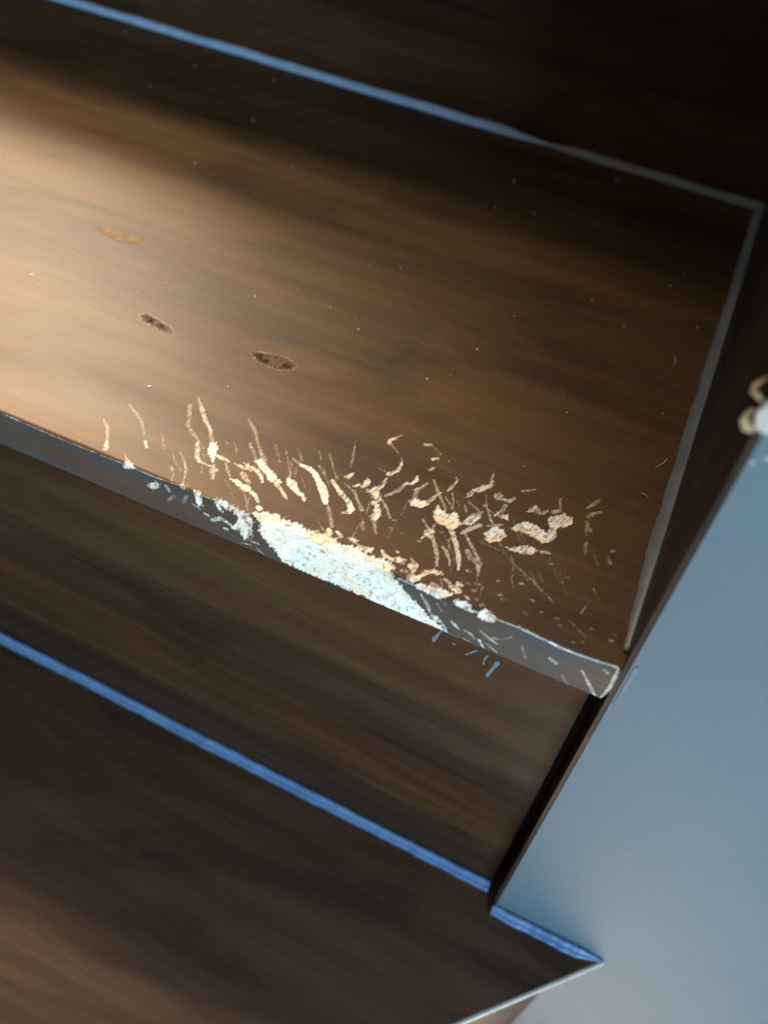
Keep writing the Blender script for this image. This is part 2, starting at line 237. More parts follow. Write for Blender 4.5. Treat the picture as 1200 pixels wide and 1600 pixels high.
# tooth marks on the tread, in millimetres: x along the tread, s = minus depth on top / plus drop on the front face
# (name, s stroke | p polygon, bare-wood amount, depth in mm, coordinates; strokes carry a half-width)
MARKS = json.loads('''[["scratch", "s", 0.4, 0.2, [-171.37, -13.11, 0.29, -168.07, -10.59, 0.48, -165.99, -7.77, 0.38, -162.93, -3.0, 0.58]],
["tooth_gouge", "s", 0.9, 0.4, [-164.45, -5.37, 0.58, -162.93, -2.68, 0.67]],
["scratch", "s", 0.28, 0.12, [-169.4, -23.02, 0.29, -164.66, -20.46, 0.58, -160.36, -17.74, 0.58, -156.81, -13.69, 0.29]],
["tooth_gouge", "s", 0.8, 0.3, [-154.5, -11.04, 0.38, -152.71, -9.14, 0.48]],
["scratch", "s", 0.35, 0.15, [-157.67, -4.38, 0.19, -155.24, -2.27, 0.38, -152.98, -1.05, 0.58]],
["edge_chip", "p", 0.95, 0.5, [-154.77, -0.04, -154.27, -1.88, -152.01, -1.28, -150.58, -0.23, -152.69, 1.39, -154.53, 1.49]],
["scratch", "s", 0.18, 0.1, [-152.27, -16.29, 0.29, -147.89, -11.55, 0.58]],
["scratch", "s", 0.4, 0.2, [-142.48, -12.05, 0.29, -139.65, -9.83, 0.38, -136.93, -6.69, 0.48, -135.51, -3.51, 0.38, -134.7, -1.25, 0.48]],
["edge_chip", "s", 0.95, 0.5, [-134.72, -0.94, 0.77, -133.83, -0.25, 0.77]],
["scratch", "s", 0.28, 0.12, [-141.91, -6.05, 0.29, -139.46, -3.73, 0.48, -138.18, -0.81, 0.29]],
["scratch", "s", 0.5, 0.25, [-151.61, -36.29, 0.19, -148.2, -32.83, 0.77, -144.38, -28.69, 0.77, -140.61, -25.69, 0.58, -136.99, -21.04, 0.67]],
["scratch", "s", 0.75, 0.3, [-144.06, -28.18, 0.29, -141.09, -26.09, 0.38]],
["tooth_gouge", "p", 1, 0.8, [-137.37, -20.16, -135.65, -21.47, -133.83, -18.9, -132.55, -15.75, -130.72, -11.73, -133.14, -14.15, -135.76, -16.51]],
["scratch", "s", 0.28, 0.15, [-152.2, -31.95, 0.77, -149.03, -27.05, 0.58, -147.58, -23.73, 0.67, -143.79, -21.15, 0.77, -140.22, -19.2, 0.38, -137.67, -17.37, 0.38]],
["scratch", "s", 0.7, 0.3, [-140.72, -18.91, 0.48, -139.05, -15.93, 0.67, -137.08, -12.87, 0.58, -135.21, -11.71, 0.48]],
["scratch", "s", 0.6, 0.25, [-135.21, -11.71, 0.38, -132.32, -11.77, 0.48, -131.2, -11.78, 0.67, -129.18, -11.05, 0.48]],
["tooth_gouge", "s", 0.95, 0.4, [-132.66, -16.65, 0.48, -130.73, -16.47, 0.67, -128.02, -16.09, 0.48]],
["scratch", "s", 0.3, 0.12, [-134.71, -11.99, 0.29, -132.54, -8.23, 0.29]],
["scratch", "s", 0.5, 0.2, [-130.46, -10.95, 0.58, -128.16, -7.63, 0.48]],
["scratch", "s", 0.5, 0.2, [-128.11, -14.77, 0.38, -126.67, -12.77, 0.38, -124.58, -11.17, 0.29]],
["tooth_gouge", "s", 0.8, 0.3, [-126.08, -16.24, 0.29, -123.54, -16.1, 0.58, -122.31, -15.54, 0.29]],
["tooth_gouge", "p", 0.95, 0.5, [-124.16, -18.27, -122.53, -18.56, -120.55, -17.47, -120.06, -15.87, -121.81, -15.82, -123.03, -16.38]],
["tooth_gouge", "s", 0.85, 0.4, [-120.55, -17.47, 0.58, -118.39, -16.81, 0.67, -116.31, -15.5, 0.67, -114.78, -13.61, 0.38]],
["tooth_gouge", "p", 1, 0.7, [-123.56, -10.21, -121.47, -10.77, -118.87, -10.11, -117.29, -10.39, -114.66, -8.87, -112.84, -7.23, -115.25, -7.65, -118.13, -8.12, -120.71, -8.78]],
["scratch", "p", 0.6, 0.3, [-122.76, -14.04, -121.09, -14.98, -118.93, -12.81, -117.06, -11.12, -119.08, -11.2, -121.19, -12.15]],
["scratch", "s", 0.5, 0.2, [-113.29, -7.27, 0.58, -111.62, -5.86, 0.38]],
["tooth_gouge", "s", 0.95, 0.5, [-110.61, -4.11, 0.87, -110.03, -3.86, 0.87]],
["scratch", "s", 0.33, 0.15, [-132.51, -35.53, 0.38, -128.66, -32.55, 0.67, -124.85, -27.97, 0.48, -121.25, -24.1, 0.58, -119.0, -22.15, 0.77]],
["scratch", "s", 0.3, 0.12, [-126.62, -26.29, 0.38, -123.72, -23.67, 0.67, -121.2, -20.9, 0.38]],
["tooth_gouge", "p", 1, 1.0, [-121.43, -20.13, -119.65, -22.1, -116.79, -20.22, -113.76, -18.79, -111.94, -16.73, -110.73, -14.96, -112.45, -14.91, -115.1, -16.49, -117.62, -18.18]],
["tooth_gouge", "s", 0.9, 0.5, [-111.05, -16.31, 0.77, -110.12, -16.21, 0.58]],
["scratch", "s", 0.75, 0.3, [-110.73, -14.96, 0.77, -108.13, -13.4, 0.48, -105.18, -11.19, 0.29]],
["scratch", "s", 0.3, 0.12, [-115.26, -29.13, 0.29, -112.44, -25.22, 0.29, -109.95, -21.88, 0.38, -108.26, -18.79, 0.38]],
["tooth_gouge", "p", 1, 0.9, [-109.48, -19.03, -107.76, -19.07, -105.53, -18.18, -103.73, -16.46, -101.3, -15.12, -99.76, -13.03, -99.81, -11.54, -101.8, -13.66, -103.86, -14.29, -105.89, -15.25, -107.61, -16.4]],
["scratch", "s", 0.5, 0.2, [-111.65, -26.63, 0.38, -108.07, -25.77, 0.58]],
["tooth_gouge", "s", 1, 0.9, [-107.94, -25.53, 0.67, -105.25, -25.46, 0.87, -102.7, -24.39, 0.87, -100.61, -22.46, 0.96, -98.13, -20.19, 1.35, -96.14, -17.99, 1.25, -94.28, -15.19, 0.77]],
["scratch", "s", 0.38, 0.2, [-93.32, -14.55, 0.38, -90.95, -11.54, 0.58, -88.73, -7.97, 0.58]],
["tooth_gouge", "s", 0.9, 0.4, [-88.72, -6.31, 0.67, -87.79, -4.9, 0.77]],
["tooth_gouge", "s", 0.8, 0.3, [-86.29, -6.82, 0.48, -84.57, -5.84, 0.58]],
["tooth_gouge", "s", 0.95, 0.8, [-97.06, -24.45, 0.48, -94.67, -22.73, 0.67, -92.32, -21.02, 0.77, -90.05, -19.89, 0.77, -88.42, -18.73, 0.87, -86.64, -16.8, 1.15, -86.74, -15.3, 0.77, -88.12, -14.25, 0.38]],
["scratch", "s", 0.22, 0.1, [-112.39, -31.75, 0.29, -108.68, -27.34, 0.38]],
["scratch", "s", 0.22, 0.1, [-106.0, -33.73, 0.29, -103.79, -30.75, 0.29]],
["scratch", "s", 0.28, 0.12, [-102.57, -34.04, 0.29, -98.21, -28.48, 0.38, -95.77, -25.79, 0.38]],
["scratch", "s", 0.18, 0.1, [-119.3, -29.46, 0.48, -114.38, -23.48, 0.48]],
["scratch", "s", 0.18, 0.1, [-108.9, -24.03, 0.29, -107.3, -20.25, 0.29]],
["scratch", "s", 0.3, 0.12, [-103.2, -27.89, 0.38, -99.73, -25.43, 0.48]],
["scratch", "s", 0.28, 0.12, [-98.12, -43.22, 0.19, -95.87, -37.18, 0.38, -94.36, -32.23, 0.29]],
["tooth_gouge", "p", 0.75, 0.4, [-94.09, -27.66, -93.54, -29.22, -92.53, -30.73, -92.26, -28.38, -92.81, -26.83]],
["scratch", "s", 0.4, 0.2, [-93.07, -25.15, 0.19, -89.02, -23.46, 0.48, -85.92, -20.12, 0.38, -83.76, -17.81, 0.58]],
["tooth_gouge", "p", 0.78, 0.5, [-88.6, -27.96, -87.87, -30.53, -86.55, -30.96, -85.87, -28.56, -86.49, -26.69, -87.79, -26.27]],
["tooth_gouge", "s", 0.7, 0.3, [-89.94, -25.37, 0.48, -88.76, -26.95, 0.48]],
["tooth_gouge", "p", 0.92, 0.8, [-84.79, -26.72, -83.99, -28.69, -83.3, -30.92, -82.65, -33.77, -82.11, -30.67, -82.47, -27.71, -81.25, -25.98, -79.98, -24.6, -80.56, -23.09, -82.51, -23.19, -84.35, -24.86, -86.26, -26.21]],
["tooth_gouge", "p", 0.95, 0.8, [-82.9, -22.68, -81.28, -23.28, -79.32, -20.85, -77.93, -18.72, -78.02, -16.67, -79.57, -15.54, -80.7, -16.62, -80.29, -18.86, -80.98, -20.81]],
["scratch", "s", 0.4, 0.2, [-80.04, -24.27, 0.38, -77.31, -21.96, 0.38, -75.19, -19.09, 0.38]],
["scratch", "s", 0.28, 0.12, [-81.98, -14.49, 0.58, -80.12, -11.03, 0.58]],
["scratch", "s", 0.38, 0.15, [-79.01, -16.13, 0.58, -76.35, -11.71, 0.38]],
["tooth_gouge", "s", 0.75, 0.35, [-88.31, -47.8, 0.48, -88.86, -49.52, 0.48, -87.49, -50.99, 0.48, -86.29, -53.4, 0.29]],
["scratch", "s", 0.33, 0.15, [-88.26, -48.17, 0.58, -86.05, -46.73, 0.38, -82.86, -44.56, 0.19]],
["tooth_gouge", "s", 0.8, 0.4, [-82.16, -43.97, 0.19, -80.86, -40.49, 0.48, -81.18, -37.75, 0.67, -82.7, -35.31, 0.77]],
["scratch", "s", 0.22, 0.1, [-86.97, -36.08, 0.29, -83.56, -35.78, 0.29]],
["scratch", "s", 0.6, 0.25, [-79.96, -26.4, 0.38, -78.69, -28.31, 0.48, -77.42, -30.23, 0.58, -76.35, -35.12, 0.29]],
["tooth_gouge", "s", 0.85, 0.45, [-74.72, -38.85, 0.29, -74.25, -37.23, 0.48, -75.0, -34.95, 0.58, -75.86, -34.47, 0.67]],
["scratch", "s", 0.6, 0.3, [-77.85, -53.09, 0.67, -76.4, -53.91, 0.77]],
["scratch", "s", 0.3, 0.1, [-75.64, -53.67, 0.19, -72.26, -51.9, 0.19, -71.86, -49.81, 0.19]],
["tooth_gouge", "s", 0.8, 0.35, [-73.14, -48.09, 0.58, -72.1, -49.33, 0.48]],
["scratch", "s", 0.5, 0.2, [-72.29, -43.39, 0.48, -71.56, -44.76, 0.48]],
["scratch", "s", 0.55, 0.25, [-70.77, -37.62, 0.38, -71.77, -34.9, 0.38, -73.18, -33.2, 0.38]],
["scratch", "s", 0.3, 0.12, [-72.49, -33.58, 0.77, -71.83, -30.02, 0.77]],
["tooth_gouge", "p", 1, 0.9, [-72.94, -28.21, -71.49, -30.21, -68.59, -30.33, -66.9, -29.78, -67.83, -27.5, -69.96, -26.61, -71.61, -26.58]],
["scratch", "s", 0.6, 0.3, [-67.71, -30.22, 0.67, -66.42, -34.24, 0.58, -65.78, -35.8, 0.48]],
["scratch", "s", 0.45, 0.2, [-69.83, -40.02, 0.29, -66.3, -35.51, 0.48, -61.61, -30.06, 0.38]],
["tooth_gouge", "p", 0.7, 0.5, [-64.73, -37.92, -64.36, -39.66, -63.81, -41.52, -63.56, -44.17, -62.55, -43.79, -62.61, -40.64, -63.07, -38.54, -63.81, -37.21]],
["scratch", "p", 0.65, 0.4, [-58.37, -37.81, -57.99, -40.14, -56.8, -42.03, -56.74, -39.62, -57.66, -37.6]],
["tooth_gouge", "p", 0.82, 0.6, [-57.24, -42.09, -56.22, -43.9, -55.1, -45.46, -53.97, -47.03, -53.92, -49.26, -52.57, -49.06, -52.8, -46.12, -53.91, -43.34, -55.38, -41.6]],
["scratch", "s", 0.45, 0.2, [-53.71, -47.48, 0.48, -53.95, -51.15, 0.38]],
["scratch", "p", 0.45, 0.4, [-51.17, -42.72, -50.05, -45.49, -48.2, -44.37, -48.28, -41.6, -49.5, -41.53]],
["scratch", "s", 0.6, 0.35, [-47.67, -42.85, 0.58, -46.01, -42.86, 0.58, -44.87, -45.01, 0.48]],
["tooth_gouge", "p", 1, 1.2, [-64.97, -27.62, -64.59, -30.76, -62.99, -29.88, -60.62, -29.14, -58.77, -30.75, -57.41, -31.5, -57.26, -28.97, -55.95, -27.68, -55.65, -25.85, -57.06, -24.24, -58.48, -23.73, -60.62, -23.98, -62.43, -24.4]],
["scratch", "s", 0.72, 0.4, [-57.98, -24.01, 0.87, -56.25, -22.16, 0.77, -54.26, -19.12, 0.77, -52.05, -15.47, 0.77, -50.88, -12.93, 0.58, -50.21, -10.69, 0.38]],
["scratch", "s", 0.35, 0.15, [-63.71, -34.84, 0.29, -61.27, -32.9, 0.29]],
["scratch", "s", 0.38, 0.15, [-62.3, -37.13, 0.38, -60.7, -34.11, 0.38, -60.27, -31.39, 0.38]],
["scratch", "s", 0.3, 0.12, [-60.04, -35.08, 0.29, -58.69, -33.74, 0.29]],
["tooth_gouge", "p", 0.95, 0.9, [-55.26, -27.49, -55.22, -29.52, -54.31, -31.46, -53.06, -33.61, -51.35, -35.14, -51.58, -31.81, -52.31, -29.39, -52.81, -27.98, -54.32, -27.15]],
["scratch", "s", 0.4, 0.2, [-56.84, -36.55, 0.29, -52.81, -34.63, 0.29]],
["scratch", "s", 0.35, 0.15, [-57.32, -34.5, 0.29, -55.88, -32.35, 0.29]],
["scratch", "s", 0.4, 0.2, [-53.01, -42.0, 0.19, -51.47, -37.74, 0.29, -47.49, -31.76, 0.48]],
["scratch", "s", 0.4, 0.2, [-51.99, -37.45, 0.29, -48.69, -35.73, 0.29]],
["tooth_gouge", "p", 0.95, 0.7, [-48.69, -35.15, -47.92, -37.04, -45.94, -36.66, -44.05, -37.71, -44.07, -35.95, -43.65, -35.31, -45.27, -35.29, -47.23, -35.08]],
["scratch", "s", 0.6, 0.3, [-46.28, -40.61, 0.58, -46.46, -37.55, 0.58]],
["tooth_gouge", "p", 0.95, 1.1, [-48.4, -27.01, -47.65, -29.39, -46.13, -31.37, -44.02, -31.1, -42.11, -29.06, -42.64, -26.55, -44.31, -25.64, -45.65, -24.36, -47.15, -25.19]],
["scratch", "s", 0.5, 0.25, [-48.33, -30.16, 0.48, -44.6, -32.78, 0.48]],
["tooth_gouge", "p", 0.95, 0.7, [-63.81, -18.85, -63.31, -21.08, -61.7, -21.13, -60.96, -19.3, -61.65, -17.54, -63.08, -17.59]],
["scratch", "s", 0.45, 0.2, [-66.59, -23.54, 0.29, -63.91, -21.04, 0.29]],
["scratch", "s", 0.8, 0.3, [-63.86, -16.06, 0.29, -63.41, -17.41, 0.29]],
["scratch", "s", 0.58, 0.3, [-61.09, -18.13, 0.58, -59.06, -15.14, 0.58, -57.07, -11.69, 0.58, -56.18, -9.02, 0.38]],
["scratch", "s", 0.6, 0.2, [-62.21, -23.38, 0.29, -62.58, -21.77, 0.29]],
["scratch", "s", 0.5, 0.25, [-57.1, -16.21, 0.38, -55.5, -15.19, 0.58, -53.73, -12.7, 0.48, -52.8, -10.85, 0.29]],
["scratch", "s", 0.5, 0.3, [-54.09, -23.9, 0.58, -52.53, -26.72, 0.87, -50.44, -29.28, 0.67]],
["scratch", "s", 0.5, 0.25, [-52.83, -23.75, 0.48, -49.46, -20.1, 0.58, -46.33, -16.98, 0.38]],
["scratch", "s", 0.38, 0.2, [-50.44, -18.49, 0.77, -48.61, -16.27, 0.77]],
["scratch", "s", 0.5, 0.25, [-46.98, -16.09, 0.96, -45.84, -15.66, 0.87, -44.57, -11.16, 0.29]],
["tooth_gouge", "p", 0.92, 0.9, [-41.58, -25.2, -39.1, -25.46, -37.39, -28.03, -35.3, -28.9, -33.33, -28.88, -31.19, -28.95, -32.31, -27.53, -33.83, -26.16, -35.34, -24.8, -37.8, -24.54, -39.78, -24.55]],
["scratch", "s", 0.6, 0.3, [-31.21, -28.39, 0.58, -28.89, -29.11, 0.58]],
["tooth_gouge", "p", 1, 1.4, [-42.15, -32.7, -41.11, -34.41, -39.89, -36.81, -38.09, -37.5, -35.64, -37.41, -33.3, -36.98, -31.55, -36.52, -31.81, -38.66, -33.06, -41.43, -32.48, -43.51, -30.46, -44.91, -28.86, -46.38, -26.92, -45.98, -26.17, -44.06, -27.06, -41.55, -28.44, -40.79, -29.52, -39.05, -29.14, -36.43, -29.48, -34.29, -30.55, -32.59, -32.31, -31.91, -34.04, -32.35, -35.34, -33.32, -38.61, -32.94, -40.22, -32.34]],
["tooth_gouge", "p", 0.75, 0.5, [-39.8, -41.52, -38.72, -43.9, -37.84, -44.99, -36.06, -43.89, -34.04, -45.3, -35.06, -42.67, -36.88, -41.96, -38.77, -41.5]],
["scratch", "s", 0.4, 0.2, [-32.02, -51.54, 0.38, -30.81, -46.79, 0.38]],
["scratch", "s", 0.5, 0.3, [-32.59, -45.22, 0.77, -31.34, -46.5, 0.77]],
["scratch", "s", 0.55, 0.25, [-43.7, -49.03, 0.29, -41.93, -50.02, 0.48, -40.33, -51.53, 0.29]],
["scratch", "s", 0.5, 0.2, [-23.53, -52.01, 0.48, -22.18, -54.57, 0.58, -21.14, -57.58, 0.29]],
["scratch", "s", 0.45, 0.2, [-22.37, -48.49, 0.58, -21.21, -50.91, 0.58, -19.58, -52.4, 0.58]],
["scratch", "s", 0.25, 0.1, [-22.24, -46.52, 0.58, -20.87, -41.52, 0.58]],
["scratch", "s", 0.4, 0.2, [-21.13, -43.94, 0.67, -20.65, -43.63, 0.77]],
["scratch", "s", 0.25, 0.1, [-20.17, -38.25, 0.58, -19.4, -34.0, 0.48]],
["scratch", "s", 0.6, 0.2, [-12.63, -38.49, 0.29, -12.17, -39.01, 0.38]],
["scratch", "s", 0.3, 0.15, [-12.82, -36.21, 0.48, -11.88, -34.03, 0.58]],
["scratch", "s", 0.16, 0.15, [-48.73, -23.5, 0.29, -44.25, -23.21, 0.29, -40.14, -22.73, 0.29, -36.7, -20.08, 0.29]],
["scratch", "s", 0.2, 0.2, [-36.7, -20.08, 0.29, -30.55, -17.17, 0.38, -22.57, -12.68, 0.29]],
["scratch", "s", 0.12, 0.1, [-16.81, -8.76, 0.29, -11.46, -5.76, 0.29]],
["edge_chip", "p", 0.95, 0.8, [-130.52, -0.92, -128.92, -1.51, -127.29, -0.66, -127.8, 0.76, -127.43, 4.2, -128.9, 5.84, -129.49, 2.49]],
["scratch", "s", 0.5, 0.2, [-130.63, 5.35, 0.38, -128.48, 6.19, 0.48]],
["edge_chip", "p", 0.95, 0.9, [-123.41, -1.06, -121.2, -1.7, -119.39, -1.55, -116.89, -0.63, -117.64, 1.18, -119.61, 1.69, -120.64, 0.84, -119.75, 4.02, -121.44, 3.24, -122.42, 1.52]],
["scratch", "s", 0.7, 0.4, [-124.26, 9.09, 0.67, -121.22, 6.54, 0.87, -118.84, 7.26, 0.67]],
["scratch", "s", 0.6, 0.3, [-127.03, 7.42, 0.48, -125.5, 7.74, 0.48]],
["scratch", "s", 0.6, 0.3, [-120.14, 10.61, 0.48, -119.24, 10.41, 0.58]],
["chewed_patch", "p", 0.95, 1.2, [-117.63, -0.8, -113.97, -1.11, -111.45, -0.8, -109.76, 1.65, -110.32, 6.26, -112.0, 11.04, -113.84, 12.99, -114.11, 8.98, -116.77, 9.6, -117.79, 8.13, -115.67, 4.92, -115.36, 2.75, -116.57, 1.16]],
["chewed_edge", "p", 1, 3.0, [-113.97, -1.11, -109.8, -1.99, -108.76, -3.13, -105.61, -4.3, -103.39, -4.11, -100.42, -4.06, -97.15, -4.18, -94.08, -3.1, -91.07, -4.47, -87.58, -4.47, -84.31, -4.08, -81.18, -3.9, -78.07, -3.73, -75.07, -3.77, -72.29, -4.22, -69.89, -4.21, -67.41, -3.99, -65.72, -2.83, -66.53, -1.12, -65.26, -0.02, -66.01, 0.15, -63.79, 2.58, -60.97, 4.97, -57.72, 7.43, -54.36, 10.49, -52.78, 11.95, -48.94, 13.82, -46.61, 16.1, -48.5, 16.77, -54.58, 16.4, -62.76, 15.8, -68.92, 15.72, -76.21, 15.38, -84.62, 15.38, -92.08, 15.33, -97.47, 15.21, -100.72, 14.4, -102.24, 13.17, -102.87, 11.42, -105.0, 9.08, -107.11, 6.77, -108.57, 4.98, -108.05, 1.27, -110.64, -1.24]],
["scratch", "s", 0.6, 0.2, [-114.31, 13.87, 0.29, -111.2, 13.28, 0.29]],
["scratch", "s", 0.6, 0.2, [-109.44, 13.47, 0.29, -106.84, 14.98, 0.29]],
["scratch", "s", 0.5, 0.2, [-111.14, 11.44, 0.29, -108.51, 11.11, 0.29]],
["edge_chip", "p", 0.95, 0.4, [-82.33, -6.25, -80.71, -7.13, -79.33, -6.8, -80.47, -5.36]],
["edge_chip", "p", 0.95, 0.6, [-79.99, -5.63, -77.92, -5.95, -76.07, -5.88, -74.04, -6.72, -74.21, -4.5, -76.17, -3.96, -78.17, -3.94]],
["edge_chip", "s", 0.8, 0.4, [-71.94, -6.53, 0.48, -70.79, -5.3, 0.48]],
["edge_chip", "s", 0.9, 0.4, [-70.47, -5.47, 0.58, -67.72, -5.12, 0.58]],
["edge_chip", "p", 0.95, 0.7, [-68.42, -5.79, -67.03, -7.6, -64.52, -6.86, -64.77, -5.16, -66.55, -4.71]],
["edge_chip", "s", 0.8, 0.3, [-68.41, -8.45, 0.38, -67.73, -8.28, 0.48]],
["edge_chip", "p", 0.95, 0.7, [-63.54, -5.04, -62.47, -6.66, -60.67, -6.6, -60.51, -4.36, -60.86, -2.9, -62.52, -4.05]],
["scratch", "s", 0.6, 0.3, [-63.33, -7.76, 0.48, -61.49, -6.67, 0.48]],
["edge_chip", "p", 0.9, 0.7, [-62.39, -2.84, -60.38, -3.16, -59.21, -1.76, -59.72, -0.23, -61.66, -0.7]],
["scratch", "s", 0.5, 0.2, [-64.09, -2.69, 0.48, -62.66, -3.46, 0.38]],
["edge_chip", "p", 0.95, 0.8, [-59.73, -3.0, -58.92, -5.22, -57.35, -7.1, -56.0, -8.08, -53.63, -7.05, -54.42, -6.11, -56.66, -5.42, -57.9, -3.73, -58.49, -1.9, -59.58, -0.81]],
["edge_chip", "p", 1, 1.2, [-59.23, 0.0, -57.27, -1.3, -54.96, -1.29, -52.75, -1.98, -50.54, -2.67, -48.72, -2.4, -49.26, -0.4, -50.79, 1.4, -52.58, 2.26, -55.0, 1.44, -57.35, 1.17]],
["edge_chip", "s", 0.9, 0.5, [-52.57, -5.84, 0.48, -50.8, -5.27, 0.58]],
["edge_chip", "p", 0.92, 0.7, [-50.63, -4.36, -49.05, -5.71, -46.59, -4.78, -45.96, -3.14, -47.85, -2.62, -49.67, -3.38]],
["edge_chip", "s", 0.85, 0.5, [-48.89, -6.3, 0.48, -47.22, -5.94, 0.48]],
["scratch", "s", 0.5, 0.3, [-54.75, -2.65, 0.58, -53.15, -2.51, 0.48]],
["edge_chip", "s", 0.7, 0.4, [-44.94, -2.95, 0.48, -44.01, -2.47, 0.48]],
["edge_chip", "p", 1, 1.2, [-47.94, 0.14, -46.13, -1.1, -44.4, -1.53, -42.62, -0.78, -41.92, 1.25, -43.49, 1.99, -45.84, 1.45]],
["edge_chip", "p", 1, 1.3, [-39.82, 0.45, -38.82, -1.13, -37.2, -1.27, -35.16, -0.22, -35.05, 2.07, -37.24, 3.26, -39.38, 2.88]],
["worn_edge", "s", 0.5, 0.25, [-35.2, 0.35, 0.29, -28.65, 0.1, 0.38, -19.84, 0.64, 0.38]],
["edge_chip", "s", 0.95, 0.5, [-19.84, 0.64, 0.38, -16.67, 1.15, 0.67, -12.61, 1.01, 0.38]],
["worn_edge", "s", 0.45, 0.2, [-12.61, 1.01, 0.38, -6.26, 0.39, 0.38, -1.41, -0.3, 0.48]],
["worn_edge", "s", 0.38, 0.1, [-150.22, 0.16, 0.19, -143.92, 0.27, 0.19, -134.9, -0.55, 0.19]],
["worn_edge", "s", 0.38, 0.1, [-199.86, 0.21, 0.19, -178.67, 0.65, 0.19, -155.24, 0.2, 0.19]],
["worn_edge", "s", 0.3, 0.15, [-126.85, -0.31, 0.19, -122.55, -0.38, 0.19]],
["worn_edge", "s", 0.35, 0.15, [-42.35, 0.94, 0.29, -39.56, 0.88, 0.29]],
["worn_edge", "s", 0.4, 0.15, [-64.03, 0.38, 0.38, -58.98, 0.44, 0.29]],
["scratch", "s", 0.5, 0.2, [-64.89, 1.5, 0.29, -62.6, 2.72, 0.29]],
["scratch", "s", 0.45, 0.2, [-62.02, 4.44, 0.29, -58.66, 6.21, 0.29]],
["scratch", "s", 0.55, 0.25, [-56.92, 2.97, 0.38, -54.32, 6.43, 0.58, -53.1, 9.65, 0.38]],
["tooth_gouge", "p", 0.8, 0.5, [-53.02, 10.22, -51.14, 9.58, -49.07, 11.66, -51.49, 12.67]],
["scratch", "s", 0.6, 0.3, [-49.29, 11.49, 0.48, -46.66, 15.8, 0.38]],
["scratch", "s", 0.6, 0.25, [-46.9, 9.23, 0.29, -45.13, 10.55, 0.58, -43.98, 11.66, 0.29]],
["scratch", "s", 0.4, 0.2, [-42.14, 11.02, 0.38, -40.56, 11.2, 0.38, -38.95, 12.65, 0.38]],
["tooth_gouge", "p", 0.6, 0.3, [-38.21, 12.45, -37.08, 12.3, -35.64, 14.86, -37.0, 14.86]],
["scratch", "s", 0.4, 0.2, [-38.25, 8.0, 0.38, -35.04, 9.88, 0.38, -32.76, 10.83, 0.38]],
["scratch", "s", 0.4, 0.2, [-35.45, 12.76, 0.29, -32.03, 14.56, 0.29]],
["scratch", "s", 0.35, 0.15, [-41.9, 14.74, 0.29, -38.33, 16.14, 0.29]],
["scratch", "s", 0.3, 0.15, [-34.26, 9.01, 0.29, -31.61, 8.08, 0.29, -29.45, 4.97, 0.29]],
["scratch", "s", 0.25, 0.1, [-26.14, 7.36, 0.38, -23.91, 11.56, 0.38]],
["scratch", "s", 0.35, 0.15, [-17.83, 7.39, 0.58, -16.12, 8.39, 0.67]],
["scratch", "s", 0.3, 0.12, [-50.88, 2.06, 0.29, -48.73, 3.66, 0.29]],
["scratch", "s", 0.25, 0.1, [-51.52, 4.28, 0.38, -50.01, 6.65, 0.38]],
["scratch", "s", 0.6, 0.25, [-9.05, 6.97, 0.29, -5.91, 11.18, 0.48, -2.24, 16.49, 0.38]],
["scratch", "s", 0.35, 0.15, [-13.25, 12.5, 0.29, -10.47, 16.13, 0.38, -6.79, 18.07, 0.29]],
["scratch", "s", 0.35, 0.15, [-3.85, 2.69, 0.48, -2.68, 3.72, 0.38]],
["edge_chip", "p", 0.8, 0.4, [-147.62, 5.77, -145.29, 3.73, -143.43, 1.67, -141.77, 2.76, -142.48, 4.8, -144.79, 6.85]],
["scratch", "s", 0.5, 0.2, [-139.68, 2.24, 0.58, -138.77, 4.0, 0.58]],
["scratch", "s", 0.28, 0.12, [-139.99, 8.62, 0.48, -137.33, 5.22, 0.58]],
["scratch", "s", 0.25, 0.1, [-134.56, 6.59, 0.58, -132.61, 2.73, 0.58]],
["worn_edge", "s", 0.4, 0.15, [-46.66, 15.8, 0.24, -34.74, 16.54, 0.24, -15.43, 17.25, 0.24]],
["worn_edge", "s", 0.45, 0.15, [-0.94, 0.16, 0.38, -0.63, 7.7, 0.38, -0.89, 16.1, 0.48]],
["pit", "s", 0.45, 0.6, [-48.42, -7.06, 0.35, -47.7, -7.19, 0.31]],
["pit", "s", 0.45, 0.6, [-46.19, -7.24, 0.35, -45.47, -7.38, 0.31]],
["pit", "s", 0.45, 0.6, [-44.43, -8.19, 0.35, -43.72, -8.32, 0.31]],
["pit", "s", 0.45, 0.6, [-44.14, -5.85, 0.52, -43.42, -5.98, 0.46]],
["pit", "s", 0.45, 0.6, [-42.67, -3.43, 0.52, -41.96, -3.56, 0.46]],
["pit", "s", 0.45, 0.6, [-40.35, -2.24, 0.52, -39.65, -2.37, 0.46]],
["pit", "s", 0.45, 0.6, [-35.96, -6.76, 0.43, -35.26, -6.89, 0.38]],
["pit", "s", 0.45, 0.6, [-37.1, -7.87, 0.35, -36.39, -8.01, 0.31]],
["pit", "s", 0.45, 0.6, [-39.21, -12.26, 0.35, -38.49, -12.39, 0.31]],
["pit", "s", 0.45, 0.6, [-32.95, -14.6, 0.35, -32.23, -14.73, 0.31]],
["pit", "s", 0.45, 0.6, [-28.35, -10.33, 0.35, -27.65, -10.46, 0.31]],
["pit", "s", 0.45, 0.6, [-25.11, -7.7, 0.35, -24.41, -7.83, 0.31]],
["pit", "s", 0.45, 0.6, [-20.53, -7.74, 0.35, -19.83, -7.87, 0.31]],
["pit", "s", 0.45, 0.6, [-28.92, -5.19, 0.35, -28.22, -5.32, 0.31]],
["pit", "s", 0.45, 0.6, [-14.44, -2.36, 0.35, -13.76, -2.49, 0.31]],
